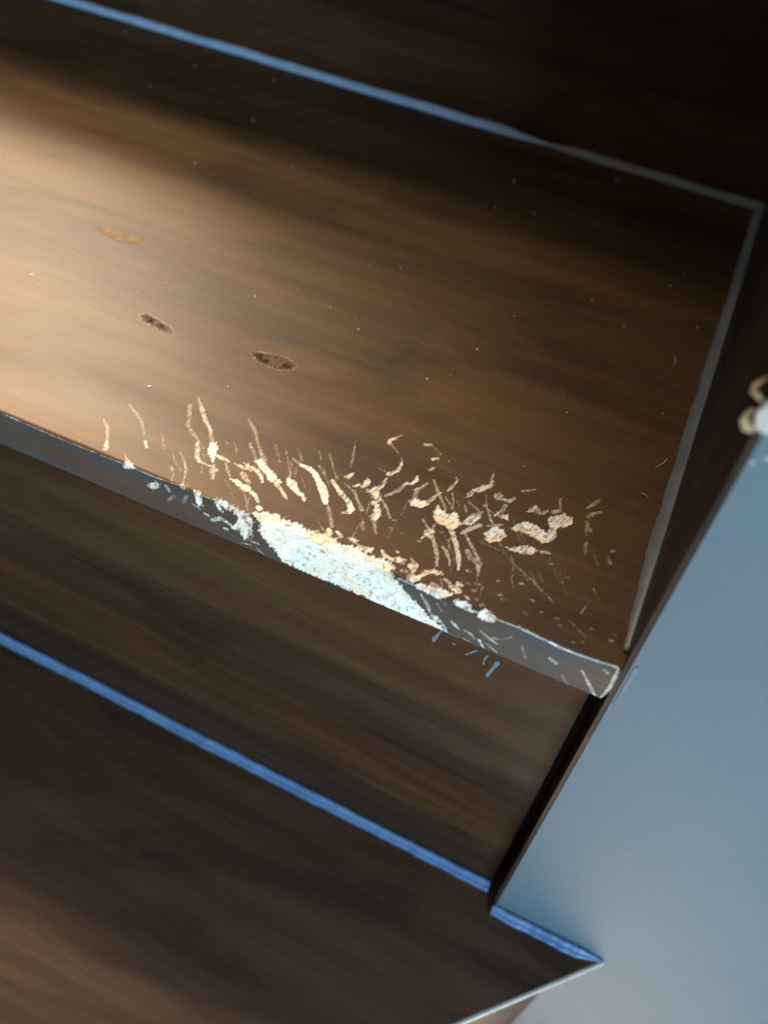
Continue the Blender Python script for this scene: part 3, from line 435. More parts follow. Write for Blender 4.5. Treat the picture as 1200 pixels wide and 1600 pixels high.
["pit", "s", 0.45, 0.6, [-12.11, -3.59, 0.43, -11.43, -3.72, 0.38]],
["pit", "s", 0.45, 0.6, [-28.93, -0.24, 0.35, -28.24, -0.37, 0.31]],
["pit", "s", 0.45, 0.6, [-18.91, -6.0, 0.35, -18.23, -6.13, 0.31]],
["pit", "s", 0.45, 0.6, [-11.08, -8.97, 0.26, -10.39, -9.1, 0.23]],
["pit", "s", 0.45, 0.6, [-4.92, -10.12, 0.35, -4.23, -10.25, 0.31]],
["pit", "s", 0.45, 0.6, [-5.03, -7.76, 0.35, -4.36, -7.89, 0.31]],
["pit", "s", 0.45, 0.6, [-59.93, -21.26, 0.43, -59.17, -21.39, 0.38]],
["pit", "s", 0.45, 0.6, [-47.63, -11.57, 0.43, -46.9, -11.7, 0.38]],
["pit", "s", 0.45, 0.6, [-43.56, -8.4, 0.43, -42.84, -8.54, 0.38]],
["pit", "s", 0.45, 0.6, [-27.53, -25.3, 0.35, -26.8, -25.43, 0.31]],
["pit", "s", 0.45, 0.6, [-22.39, -22.84, 0.35, -21.66, -22.97, 0.31]],
["pit", "s", 0.45, 0.6, [-73.4, -15.55, 0.35, -72.64, -15.69, 0.31]],
["pit", "s", 0.45, 0.6, [-69.28, -17.81, 0.26, -68.52, -17.95, 0.23]],
["pit", "s", 0.45, 0.6, [-69.81, -15.29, 0.35, -69.05, -15.43, 0.31]],
["pit", "s", 0.45, 0.6, [-73.14, -11.82, 0.26, -72.39, -11.95, 0.23]],
["pit", "s", 0.45, 0.6, [-64.4, -14.95, 0.35, -63.65, -15.08, 0.31]],
["pit", "s", 0.45, 0.6, [-73.79, -18.72, 0.35, -73.02, -18.86, 0.31]],
["scratch", "s", 0.3110091271808517, 0.1, [-82.18, -13.65, 0.12, -81.82, -9.79, 0.17, -81.51, -5.13, 0.1]],
["scratch", "s", 0.20068025252490512, 0.1, [-38.54, -22.99, 0.12, -37.14, -20.79, 0.16, -36.18, -17.74, 0.1]],
["scratch", "s", 0.2707845067067681, 0.1, [-35.7, -16.81, 0.12, -35.74, -15.51, 0.21, -35.42, -14.13, 0.1]],
["scratch", "s", 0.31591299450687027, 0.1, [-131.04, -24.29, 0.12, -128.93, -22.13, 0.21, -127.16, -19.09, 0.1]],
["scratch", "s", 0.26805834158383546, 0.1, [-43.31, -26.96, 0.12, -41.9, -24.74, 0.2, -40.15, -22.09, 0.1]],
["scratch", "s", 0.3080431098985724, 0.1, [-56.55, -20.8, 0.12, -56.32, -18.87, 0.22, -55.44, -16.85, 0.1]],
["scratch", "s", 0.16158538311779472, 0.1, [-105.34, -20.77, 0.12, -103.93, -19.22, 0.16, -102.15, -17.39, 0.1]],
["scratch", "s", 0.18194348294592225, 0.1, [-111.43, -25.37, 0.12, -110.65, -24.32, 0.24, -110.09, -22.83, 0.1]],
["scratch", "s", 0.17969802674429247, 0.1, [-74.35, -2.19, 0.12, -73.01, -0.63, 0.22, -71.72, 1.62, 0.1]],
["scratch", "s", 0.16359833588391018, 0.1, [-101.1, -18.71, 0.12, -100.91, -17.41, 0.18, -100.5, -15.93, 0.1]],
["scratch", "s", 0.17767709351692332, 0.1, [-138.16, -21.68, 0.12, -135.49, -18.87, 0.2, -131.91, -15.74, 0.1]],
["scratch", "s", 0.22415112344928423, 0.1, [-13.86, -17.99, 0.12, -14.06, -15.67, 0.17, -14.84, -12.58, 0.1]],
["scratch", "s", 0.14392614187406036, 0.1, [-100.54, 2.17, 0.12, -99.29, 5.25, 0.17, -96.39, 8.29, 0.1]],
["scratch", "s", 0.18264867371550453, 0.1, [-13.88, -22.95, 0.12, -12.64, -20.92, 0.18, -10.31, -18.91, 0.1]],
["scratch", "s", 0.1817466619353515, 0.1, [-43.97, -26.78, 0.12, -42.9, -25.24, 0.22, -42.13, -23.09, 0.1]],
["scratch", "s", 0.23674490665250902, 0.1, [-143.99, -10.32, 0.12, -141.71, -8.05, 0.21, -138.15, -5.79, 0.1]],
["scratch", "s", 0.18989971328584992, 0.1, [-33.54, -33.04, 0.12, -32.77, -31.74, 0.17, -31.51, -30.35, 0.1]],
["scratch", "s", 0.2607068429566887, 0.1, [-41.83, -8.58, 0.12, -41.85, -6.91, 0.19, -41.49, -5.1, 0.1]],
["scratch", "s", 0.21832219340947479, 0.1, [-138.18, -22.41, 0.12, -135.16, -19.22, 0.19, -130.95, -15.73, 0.1]],
["scratch", "s", 0.1652800348824208, 0.1, [-25.89, -24.47, 0.12, -24.87, -22.38, 0.2, -22.87, -20.27, 0.1]],
["scratch", "s", 0.1807957758739369, 0.1, [-55.85, -16.0, 0.12, -55.13, -14.97, 0.16, -53.9, -13.91, 0.1]],
["scratch", "s", 0.24620072420264694, 0.1, [-107.99, -13.29, 0.12, -107.08, -12.26, 0.25, -106.16, -10.91, 0.1]],
["scratch", "s", 0.2782443182497307, 0.1, [-137.85, -19.01, 0.12, -135.72, -17.17, 0.21, -132.91, -15.08, 0.1]],
["scratch", "s", 0.33255420272580066, 0.1, [-133.08, -23.29, 0.12, -132.02, -22.34, 0.16, -130.57, -21.28, 0.1]],
["scratch", "s", 0.15448641132602528, 0.1, [-59.6, -19.56, 0.12, -57.56, -17.27, 0.2, -55.83, -14.13, 0.1]],
["scratch", "s", 0.29865333521869686, 0.1, [-101.21, -27.64, 0.12, -98.9, -24.37, 0.24, -95.65, -20.73, 0.1]],
["scratch", "s", 0.32884786932249666, 0.1, [-93.38, -8.01, 0.12, -90.4, -5.68, 0.16, -86.04, -3.32, 0.1]],
["scratch", "s", 0.261773380148782, 0.1, [-83.67, -31.23, 0.12, -83.36, -27.83, 0.16, -82.82, -23.85, 0.1]],
["scratch", "s", 0.3268502970561954, 0.1, [-53.39, -5.19, 0.12, -51.79, -2.54, 0.22, -50.39, 1.12, 0.1]],
["scratch", "s", 0.145957966015093, 0.1, [-82.84, -16.61, 0.12, -82.32, -13.94, 0.21, -81.29, -10.96, 0.1]],
["scratch", "s", 0.27202631759712737, 0.1, [-83.08, -24.08, 0.12, -82.77, -20.7, 0.2, -81.85, -16.93, 0.1]],
["scratch", "s", 0.17392143063809168, 0.1, [-28.03, -27.96, 0.12, -27.96, -26.38, 0.24, -28.17, -24.31, 0.1]],
["scratch", "s", 0.1901198607660916, 0.1, [-57.04, -21.21, 0.12, -54.74, -18.59, 0.21, -52.19, -15.32, 0.1]],
["scratch", "s", 0.25662143755078826, 0.1, [-35.84, -14.96, 0.12, -35.03, -13.7, 0.18, -34.17, -12.11, 0.1]],
["scratch", "s", 0.15282780312001726, 0.1, [-125.0, -9.04, 0.12, -121.81, -6.75, 0.25, -118.98, -3.45, 0.1]],
["scratch", "s", 0.21650962118168707, 0.1, [-39.96, -34.37, 0.12, -38.71, -32.34, 0.2, -36.68, -30.17, 0.1]],
["scratch", "s", 0.15493584339131022, 0.1, [-52.4, -13.5, 0.12, -52.02, -10.15, 0.16, -51.67, -6.09, 0.1]],
["scratch", "s", 0.26985727308916085, 0.1, [-34.13, -37.59, 0.12, -33.93, -34.25, 0.21, -33.98, -30.08, 0.1]],
["scratch", "s", 0.18748180177696688, 0.1, [-59.91, -21.93, 0.12, -58.65, -20.79, 0.17, -56.79, -19.6, 0.1]],
["scratch", "s", 0.2679831674805059, 0.1, [-134.62, -3.32, 0.12, -132.98, -1.44, 0.19, -131.58, 1.08, 0.1]],
["scratch", "s", 0.1421533336565658, 0.1, [-138.66, -16.85, 0.12, -135.63, -14.25, 0.2, -132.7, -10.74, 0.1]],
["scratch", "s", 0.32936375904146276, 0.1, [-53.14, -30.24, 0.12, -51.92, -28.78, 0.2, -50.39, -27.04, 0.1]],
["scratch", "s", 0.15744193197858664, 0.1, [-17.31, -36.22, 0.12, -15.98, -33.23, 0.24, -13.48, -30.14, 0.1]],
["scratch", "s", 0.14134531464696343, 0.1, [-52.64, -31.93, 0.12, -51.49, -29.86, 0.21, -49.51, -27.68, 0.1]],
["scratch", "s", 0.2702645131682364, 0.1, [-57.27, -19.28, 0.12, -55.1, -16.82, 0.17, -52.57, -13.84, 0.1]],
["scratch", "s", 0.18845837786791286, 0.1, [-45.18, -11.6, 0.12, -43.92, -9.37, 0.19, -43.06, -6.32, 0.1]],
["scratch", "s", 0.2836536444064729, 0.1, [-135.1, -13.62, 0.12, -131.77, -10.76, 0.16, -128.36, -7.03, 0.1]],
["scratch", "s", 0.2374894984360905, 0.1, [-82.69, -30.61, 0.12, -82.48, -28.22, 0.16, -81.86, -25.54, 0.1]],
["scratch", "s", 0.2773166900692968, 0.1, [-42.12, -35.66, 0.12, -40.38, -32.86, 0.24, -38.22, -29.54, 0.1]],
["scratch", "s", 0.2778743088843871, 0.1, [-74.04, -1.68, 0.12, -74.06, 2.27, 0.24, -73.93, 7.36, 0.1]],
["scratch", "s", 0.2517549945267583, 0.1, [-71.94, -3.49, 0.12, -71.16, -2.5, 0.23, -70.27, -1.26, 0.1]],
["scratch", "s", 0.2742597311455265, 0.1, [-73.32, -27.72, 0.12, -72.87, -25.0, 0.25, -72.74, -21.51, 0.1]],
["scratch", "s", 0.24484518896484736, 0.1, [-29.09, -20.36, 0.12, -28.17, -18.85, 0.21, -26.48, -17.33, 0.1]],
["scratch", "s", 0.24766426767320165, 0.1, [-115.6, -9.23, 0.12, -114.87, -6.7, 0.16, -114.18, -3.54, 0.1]],
["scratch", "s", 0.2781973522406388, 0.1, [-23.89, -23.15, 0.12, -22.02, -20.25, 0.16, -19.81, -16.77, 0.1]],
["scratch", "s", 0.23463229997908558, 0.1, [-72.98, -19.67, 0.12, -72.71, -15.63, 0.17, -72.93, -10.51, 0.1]],
["scratch", "s", 0.1617227282992776, 0.1, [-81.07, -5.99, 0.12, -80.73, -2.35, 0.19, -81.11, 2.67, 0.1]],
["scratch", "s", 0.17110581223258275, 0.1, [-144.23, -13.91, 0.12, -141.66, -11.48, 0.15, -139.48, -8.05, 0.1]],
["scratch", "s", 0.28617875007128224, 0.1, [-101.59, -5.54, 0.12, -101.31, -3.68, 0.17, -101.43, -1.19, 0.1]],
["scratch", "s", 0.14465000178774626, 0.1, [-78.89, -24.05, 0.12, -78.57, -22.27, 0.21, -77.77, -20.35, 0.1]],
["scratch", "s", 0.26769343289486136, 0.1, [-34.54, -19.32, 0.12, -32.78, -17.6, 0.2, -30.45, -15.63, 0.1]],
["scratch", "s", 0.26557679982559124, 0.1, [-31.37, -19.94, 0.12, -29.73, -17.28, 0.19, -26.87, -14.57, 0.1]],
["scratch", "s", 0.33967076509377647, 0.1, [-117.09, -6.87, 0.12, -114.57, -4.14, 0.24, -112.16, -0.53, 0.1]],
["scratch", "s", 0.2269594467165597, 0.1, [-130.05, -16.74, 0.12, -127.35, -14.36, 0.24, -124.32, -11.38, 0.1]],
["knot", "p", -1, 0.1, [-193.77, -63.91, -191.71, -65.62, -188.72, -65.2, -185.54, -64.47, -180.99, -63.27, -178.58, -61.25, -181.43, -60.39, -186.14, -61.45, -189.26, -61.32]],
["knot", "p", -1, 0.1, [-148.72, -65.69, -147.01, -67.13, -143.83, -67.79, -140.09, -68.78, -136.23, -68.62, -132.46, -67.2, -132.78, -64.6, -136.34, -62.49, -140.71, -62.3, -145.64, -63.01]]]''')

def build_nosing():
    dx = 0.21
    xs = np.linspace(XD * 1000, 0.0, int(-XD * 1000 / dx) + 1)
    tmm = T * 1000; ss = np.concatenate([np.linspace(-YD * 1000, -2.2, int((YD * 1000 - 2.2) / dx)), np.linspace(-2.0, 2.0, 21), np.linspace(2.25, tmm - 1.6, int((tmm - 3.85) / dx)), np.linspace(tmm - 1.4, tmm + 6.0, 22)])
    X, Sg = np.meshgrid(xs, ss, indexing='ij')
    # ragged outline noise: torn along the tooth direction (across the grain, slightly raked)
    U = X * 0.95 + Sg * 0.30; W = Sg * 0.95 - X * 0.30
    n1 = noise2(X, Sg, 0.5, 1) * 0.42 + noise2(U * 2.0, W * 0.45, 1.2, 2) * 0.48 + noise2(U * 1.8, W * 0.5, 2.2, 3) * 0.36 + noise2(X, Sg, 4.3, 4) * 0.16
    expo = np.zeros_like(X); dark = np.zeros_like(X); dep = np.zeros_like(X); lip = np.zeros_like(X); ids = -np.ones(X.shape, int); best = np.zeros_like(X)
    for k, (name, kind, e, dp, c) in enumerate(MARKS):
        c = np.array(c); st = 3 if kind == 's' else 2; px = c[0::st]; ps = c[1::st]; pad = 2.5
        i0, i1 = np.searchsorted(xs, [px.min() - pad, px.max() + pad]); j0, j1 = np.searchsorted(ss, [ps.min() - pad, ps.max() + pad])
        if i1 <= i0 or j1 <= j0: continue
        sl = (slice(i0, i1), slice(j0, j1)); x = X[sl]; s = Sg[sl]; nz = n1[sl]
        if kind == 's':
            w = c[2::st]; sd = np.full(x.shape, 1e9)
            for a in range(len(px) - 1):
                vx, vy = px[a + 1] - px[a], ps[a + 1] - ps[a]; L = vx * vx + vy * vy + 1e-9
                t = np.clip(((x - px[a]) * vx + (s - ps[a]) * vy) / L, 0, 1)
                sd = np.minimum(sd, np.hypot(x - px[a] - t * vx, s - ps[a] - t * vy) - (w[a] + t * (w[a + 1] - w[a])))
        else:
            dist = np.full(x.shape, 1e9); ins = np.zeros(x.shape, bool); n = len(px)
            for a in range(n):
                b = (a + 1) % n; vx, vy = px[b] - px[a], ps[b] - ps[a]; L = vx * vx + vy * vy + 1e-9
                t = np.clip(((x - px[a]) * vx + (s - ps[a]) * vy) / L, 0, 1)
                dist = np.minimum(dist, np.hypot(x - px[a] - t * vx, s - ps[a] - t * vy))
                cr = ((ps[a] > s) != (ps[b] > s)) & (x < (px[b] - px[a]) * (s - ps[a]) / (ps[b] - ps[a] + 1e-12) + px[a]); ins ^= cr
            sd = np.where(ins, -dist, dist)
        amp = 1.25 if name.startswith('chewed') else 0.85 if kind == 'p' else 0.34
        sd0 = sd; sd = sd + nz * amp
        m = np.clip((0.10 - sd) / 0.26, 0, 1); m = m * m * (3 - 2 * m)
        prof = np.clip(-(sd0 + 0.25 * nz if dp > 2 else sd) / (0.35 + (0.5 if dp < 2 else 2.2) * dp), 0, 1) * 0.85 + m * (0.15 if dp < 2 else 0.03)
        if e < 0:
            md = np.clip((0.5 - sd) / 1.4, 0, 1) * np.clip(0.5 + 1.9 * nz, 0.08, 1); dark[sl] = np.maximum(dark[sl], md * 0.92)
            dep[sl] = np.maximum(dep[sl], dp * m); expo[sl] = np.maximum(expo[sl], 0.3 * np.clip(1 - np.abs(sd - 0.6) / 0.5, 0, 1) * np.clip(nz + .4, 0, 1)); val = m
        else:
            fr = noise2(U[sl] * 1.8, W[sl] * 0.5, 1.0, 40 + k % 7) + 0.35 * noise2(x, s, 2.2, 60 + k % 5)
            frag = np.clip((0.50 if e < 0.72 else 0.85 if e < 0.96 else 1.7 if name == 'chewed_edge' else 1.3) + 1.25 * fr + 0.4 * nz, 0.0, 1) if name != 'worn_edge' else 1.0
            rim = np.clip(1 - np.abs(sd + 0.12) / 0.16, 0, 1) if (name == 'scratch' and e > 0.3) else 0.0
            ev = e * m * (0.30 + 0.70 * np.maximum(frag, 0.9 * rim)); val = ev + 0.001 * m
            expo[sl] = np.maximum(expo[sl], ev); dep[sl] = np.maximum(dep[sl], dp * prof * (0.30 if kind == 's' else 0.42 if dp < 2 else 0.9))
            if name == 'pit': dark[sl] = np.maximum(dark[sl], 0.8 * np.clip((-sd) / 0.25, 0, 1) * (nz > -0.1))
        if name in ('tooth_gouge', 'edge_chip', 'pit'): lip[sl] = np.maximum(lip[sl], 0.012 * np.clip(1 - np.abs(sd - 0.45) / 0.45, 0, 1))
        upd = (val > best[sl]) & (m > 0.35)
        best[sl] = np.where(upd, val, best[sl]); ids[sl] = np.where(upd, k, ids[sl])
    # torn fibres inside bare wood: ridges running roughly along the grain, some splinters of stain left
    fib = noise2(X * 0.30 + Sg * 0.20, Sg - 0.12 * X, 1.1, 11) * 0.7 + noise2(X * 0.4, Sg, 2.2, 12) * 0.3
    dep = dep + np.clip(expo - 0.4, 0, 1) * (0.19 * fib + 0.04 * n1) + 0.4 * np.clip(dep - 1.4, 0, 3) * 0.5 * noise2(X, Sg, 0.22, 15)
    dep = np.where(expo > 0.02, np.maximum(dep, 0.0), dep) - lip * (expo < 0.3)
    crack = np.clip((np.abs(noise2(X * 0.30, Sg * 1.0 + 0.30 * X, 0.8, 21)) < 0.05) * (noise2(X, Sg, 0.4, 22) > 0.1), 0, 1) * (expo > 0.8)
    dep = dep + 0.35 * crack; expo = expo * (1 - 0.45 * crack)
    # profile
    r = 1.25; Y = np.zeros_like(X); Z = np.zeros_like(X); NY = np.zeros_like(X); NZ = np.zeros_like(X)
    arc = r * math.pi / 2
    S1 = Sg
    top = S1 <= -r; Y[top] = -S1[top]; NZ[top] = 1
    rnd = (S1 > -r) & (S1 < r); a = (S1[rnd] + r) / (2 * r) * math.pi / 2
    Y[rnd] = r - r * np.sin(a); Z[rnd] = -r + r * np.cos(a); NY[rnd] = -np.sin(a); NZ[rnd] = np.cos(a)
    fr = (S1 >= r) & (S1 <= tmm - r); Z[fr] = -S1[fr]; NY[fr] = -1
    bt = (S1 > tmm - r) & (S1 < tmm + r); a = (S1[bt] - tmm + r) / (2 * r) * math.pi / 2
    Y[bt] = r - r * np.cos(a); Z[bt] = -tmm + r - r * np.sin(a); NY[bt] = -np.cos(a); NZ[bt] = -np.sin(a)
    un = S1 >= tmm + r; Y[un] = S1[un] - tmm; Z[un] = -tmm; NZ[un] = -1
    dep = np.where(Sg > tmm + 2, 0, dep); dep = np.minimum(dep, 5.0)
    edge = np.clip((X - xs[0]) / 1.0, 0, 1); dep = dep * edge
    Xw = X / 1000; Yw = (Y - NY * dep) / 1000; Zw = (Z - NZ * dep) / 1000
    # slightly rounded right-hand bottom corner of the nosing
    rc = np.clip((X + 3.0) / 3.0, 0, 1) ** 2; Xw = Xw - rc * np.clip((Sg - (tmm - 5)) / 5, 0, 1) * 0.0014
    V = np.stack([Xw, Yw, Zw], -1).reshape(-1, 3)
    ny = len(ss); idx = np.arange(len(xs) * ny).reshape(len(xs), ny)
    quads = np.stack([idx[:-1, :-1], idx[1:, :-1], idx[1:, 1:], idx[:-1, 1:]], -1).reshape(-1, 4)[:, ::-1]
    cell = np.stack([ids[:-1, :-1], ids[1:, :-1], ids[1:, 1:], ids[:-1, 1:]], -1).reshape(-1, 4).max(1)
    sc = (0.5 * (Sg[:-1, :-1] + Sg[1:, 1:])).reshape(-1)
    sheen_tint = (np.clip((Sg + 0.6) / 1.6, 0, 1) * (0.55 + 0.30 * noise2(X * 0.4, Sg, 0.11, 31) + 0.14 * noise2(X, Sg, 0.5, 32) + 0.10 * n1)).reshape(-1)
    ex = np.clip(expo, 0, 1).reshape(-1); dk = np.clip(dark, 0, 1).reshape(-1)
    tint1 = (1.0, 0.97, 0.95); tint2 = (1.04, 0.99, 0.94)
    tn = np.ones((len(V), 4)); tn[:, :3] = np.where((Sg.reshape(-1) < -37.5)[:, None], tint2, tint1)
    # true normals of the whole sheet so that the pieces shade as one surface
    P = V.reshape(len(xs), ny, 3); gx = np.gradient(P, axis=0); gs = np.gradient(P, axis=1); Nn = np.cross(gs, gx).reshape(-1, 3)
    Nn /= np.linalg.norm(Nn, axis=1)[:, None] + 1e-12
    if Nn[0, 2] < 0: Nn = -Nn
    def piece(name, mask):
        q = quads[mask]
        if len(q) == 0: return None
        used, inv = np.unique(q, return_inverse=True); q = inv.reshape(-1, 4)
        me = bpy.data.meshes.new(name); me.vertices.add(len(used)); me.vertices.foreach_set('co', V[used].ravel().astype(np.float32))
        me.loops.add(q.size); me.loops.foreach_set('vertex_index', q.ravel().astype(np.int32))
        me.polygons.add(len(q)); me.polygons.foreach_set('loop_start', np.arange(0, q.size, 4, dtype=np.int32)); me.polygons.foreach_set('use_smooth', [True] * len(q))
        me.update(calc_edges=True); me.materials.append(M_TREAD)
        me.attributes.new('tint', 'FLOAT_COLOR', 'POINT').data.foreach_set('color', tn[used].ravel().astype(np.float32))
        for nm, arr in (('expo', ex), ('dark', dk), ('face_sheen_tint', sheen_tint)):
            me.attributes.new(nm, 'FLOAT', 'POINT').data.foreach_set('value', arr[used].astype(np.float32))
        me.normals_split_custom_set_from_vertices(Nn[used].tolist())
        o = bpy.data.objects.new(name, me); col.objects.link(o); o.parent = tread
        return o
    piece('stave', (cell < 0) & (sc < -37.5)); piece('stave', (cell < 0) & (sc >= -37.5))
    for k in range(len(MARKS)):
        o = piece(MARKS[k][0], cell == k)
        if o is not None and MARKS[k][0] == 'chewed_edge': o['label'] = 'long strip of pale splintered bare wood along the tread edge'
build_nosing()
# right end grain of the nosing (closes the end of the front staves)
pr = [(YD, -0.0005), (0.0016, -0.0005), (0.0006, -0.0016), (0.0005, -T + 0.0018), (0.0016, -T + 0.0004), (YD, -T + 0.0004)]
v = [(-0.0028, y, z) for y, z in pr] + [(-0.0006 - 0.0014 * (z < -0.012), y, z) for y, z in pr]; n = len(pr)
o = mesh_obj('end_grain', v, [tuple(range(n)), tuple(range(2 * n - 1, n - 1, -1))] + [(i, n + i, n + (i + 1) % n, (i + 1) % n) for i in range(n)], M_TREAD, tread); set_tint(o, (1, 1, 1), dict(expo=.12, dark=0, face_sheen_tint=.4))

# worn yellowish patches in the varnish further back on the tread
def thin_patch(name, poly, z0, mat, parent, h=0.00012):
    return prism(name, [(x / 1000, y / 1000) for x, y in poly], z0, z0 + h, mat, parent)
thin_patch('worn_patch', [(-242, 103.3), (-234.6, 100.7), (-227.3, 99.8), (-221.2, 102.6), (-223.5, 106.2), (-229.6, 105), (-237.6, 105.6)], 0, M_FLAKE, tread)

# --- lower riser: staves between the gnawed tread and the winder below
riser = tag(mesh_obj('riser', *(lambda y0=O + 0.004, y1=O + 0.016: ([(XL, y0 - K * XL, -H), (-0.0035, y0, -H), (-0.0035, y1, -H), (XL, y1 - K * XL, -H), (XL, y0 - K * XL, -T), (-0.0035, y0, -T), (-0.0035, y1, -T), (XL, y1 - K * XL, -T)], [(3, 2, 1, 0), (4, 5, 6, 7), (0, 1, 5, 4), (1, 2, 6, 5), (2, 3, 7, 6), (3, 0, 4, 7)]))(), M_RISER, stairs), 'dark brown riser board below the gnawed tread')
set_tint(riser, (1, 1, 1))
def riser_staves(parent, zs, x1, yf, mat, tints):
    for i in range(len(zs) - 1):
        cuts = [XL]; x = XL + rng.uniform(0.1, 0.35)
        while x < x1 - 0.06: cuts.append(x); x += rng.uniform(0.18, 0.42)
        cuts.append(x1)
        for a, b in zip(cuts[:-1], cuts[1:]):
            z0, z1 = zs[i], zs[i + 1]; t = 0.004
            v = [(a, yf(a), z0), (b, yf(b), z0), (b, yf(b) + t, z0), (a, yf(a) + t, z0), (a, yf(a), z1), (b, yf(b), z1), (b, yf(b) + t, z1), (a, yf(a) + t, z1)]
            o = mesh_obj('stave', v, [(3, 2, 1, 0), (4, 5, 6, 7), (0, 1, 5, 4), (1, 2, 6, 5), (2, 3, 7, 6), (3, 0, 4, 7)], mat, parent)
            k = tints[i % len(tints)]; w = rng.uniform(0.94, 1.06); set_tint(o, tuple(c * w for c in k))
riser_staves(riser, [-H, -0.152, -0.112, -0.074, -0.040, -T], -0.0035, lambda x: O - K * x, M_RISER, [(0.85, .88, .95), (1.25, 1.15, .95), (0.9, 0.95, 1.0), (1.15, 1.15, 1.05), (1.05, .92, .85)])
# pale streaks scraped into the riser under the nosing
def flat_stroke(name, pts, to3, nrm, mat, parent, h=0.00015):
    n = len(pts); L = []; R_ = []
    for i, (a, b, w) in enumerate(pts):
        j, k = max(i - 1, 0), min(i + 1, n - 1); t = Vector((pts[k][0] - pts[j][0], pts[k][1] - pts[j][1])).normalized(); q = w / 5.0 / 2
        L.append((a - t.y * q, b + t.x * q)); R_.append((a + t.y * q, b - t.x * q))
    a0, b0, _ = pts[0]; a1, b1, _ = pts[-1]; t0 = Vector((pts[1][0] - a0, pts[1][1] - b0)).normalized(); t1 = Vector((a1 - pts[-2][0], b1 - pts[-2][1])).normalized()
    poly = [(a0 - t0.x * pts[0][2] * .1, b0 - t0.y * pts[0][2] * .1)] + R_ + [(a1 + t1.x * pts[-1][2] * .1, b1 + t1.y * pts[-1][2] * .1)] + L[::-1]
    m = len(poly); N = Vector(nrm); v = [Vector(to3(*p)) for p in poly] + [Vector(to3(*p)) + N * h for p in poly]
    return mesh_obj(name, v, [tuple(range(m - 1, -1, -1)), tuple(range(m, 2 * m))] + [(i, (i + 1) % m, m + (i + 1) % m, m + i) for i in range(m)], mat, parent)
for st in [[[-50.12, -27.49, 3], [-50.99, -30.19, 4], [-51.83, -33.26, 8], [-52.19, -35.31, 5]], [[-45.86, -31.85, 5], [-45.38, -32.21, 4]], [[-41.31, -35.02, 2], [-39.85, -32.49, 4], [-38.22, -29.87, 3]], [[-35.28, -35.66, 3], [-35.39, -32.82, 3], [-34.65, -30.11, 3]], [[-33.07, -40.72, 6], [-32.22, -36.31, 5], [-31.27, -31.56, 8]]]:
    flat_stroke('scratch', st, lambda a, b: (a / 1000, O - K * a / 1000, b / 1000), (0, -1, 0), M_SCUFF, riser)

# --- riser behind the gnawed tread and the treads above it
def upper_step(z0, y0, label_r, label_t):
    yf = lambda x: y0 - KY * x
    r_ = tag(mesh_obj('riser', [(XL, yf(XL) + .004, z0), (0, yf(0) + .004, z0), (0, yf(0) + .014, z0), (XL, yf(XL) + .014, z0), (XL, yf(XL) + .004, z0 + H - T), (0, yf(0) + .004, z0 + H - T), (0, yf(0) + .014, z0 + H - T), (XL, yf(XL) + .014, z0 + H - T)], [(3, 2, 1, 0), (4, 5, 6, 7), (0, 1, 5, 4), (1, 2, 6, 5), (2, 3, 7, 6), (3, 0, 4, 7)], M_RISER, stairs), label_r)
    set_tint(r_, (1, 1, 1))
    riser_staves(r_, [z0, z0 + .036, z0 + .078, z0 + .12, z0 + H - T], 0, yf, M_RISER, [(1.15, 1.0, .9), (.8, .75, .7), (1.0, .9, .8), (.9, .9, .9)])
    t_ = tag(prism('tread', [(XL, yf(XL) + .004), (-.001, yf(0) + .004), (-.001, yf(0) + .27), (XL, yf(XL) + .27)], z0 + H - T, z0 + H - .006, M_TREAD, stairs), label_t); set_tint(t_, (1, 1, 1), ZERO)
    ys = [y0 - O + 0.03 * 0, y0 + .04, y0 + .085, y0 + .13, y0 + .18, y0 + .27]
    for i in range(5):
        cuts = [XL, XL + rng.uniform(.15, .4), XL + rng.uniform(.55, .8), -0.0005]
        for a, b in zip(cuts[:-1], cuts[1:]):
            g = lambda x, q: q - KY * x
            if i == 0:
                o = prism('stave', [(a, g(a, ys[0])), (b, g(b, ys[0])), (b, g(b, ys[1])), (a, g(a, ys[1]))], z0 + H - T + 0.0002, z0 + H, M_TREAD, t_)
            else:
                o = prism('stave', [(a, g(a, ys[i])), (b, g(b, ys[i])), (b, g(b, ys[i + 1])), (a, g(a, ys[i + 1]))], z0 + H - 0.006, z0 + H, M_TREAD, t_)
            set_tint(o, rand_tint(.8, 1.2), ZERO)
upper_step(0.0, D, 'dark brown riser rising behind the gnawed tread', 'dark tread one step above the gnawed tread')
upper_step(H, 2 * D - O, 'dark riser of the second step above the gnawed tread', 'dark tread two steps above the gnawed tread')

# --- winder tread below, narrowing to a point against the wall
TIP = (0.0495, -0.0006)
def clip_poly(poly, a, b, c):
    """keep a*x + b*y <= c"""
    out = []
    for i in range(len(poly)):
        p, q = poly[i], poly[(i + 1) % len(poly)]; fp = a * p[0] + b * p[1] - c; fq = a * q[0] + b * q[1] - c
        if fp <= 0: out.append(p)
        if (fp < 0 < fq) or (fq < 0 < fp): t = fp / (fp - fq); out.append((p[0] + t * (q[0] - p[0]), p[1] + t * (q[1] - p[1])))
    return out
WC = TIP[0] - TIP[1]           # front edge of the winder: x - y = WC
full = clip_poly([(XL, -1.25), (WC + 0.02, -1.25), (WC + 0.02, -0.0006), (XL, -0.0006)], 1, -1, WC)
winder = tag(prism('tread', clip_poly([(XL, -1.24), (.06, -1.24), (.06, -0.0006), (XL, -0.0006)], 1, -1, WC - 0.004), -H - T, -H - 0.006, M_TREAD, stairs), 'dark winder tread tapering to a point against the grey wall'); set_tint(winder, (1, 1, 1), ZERO)
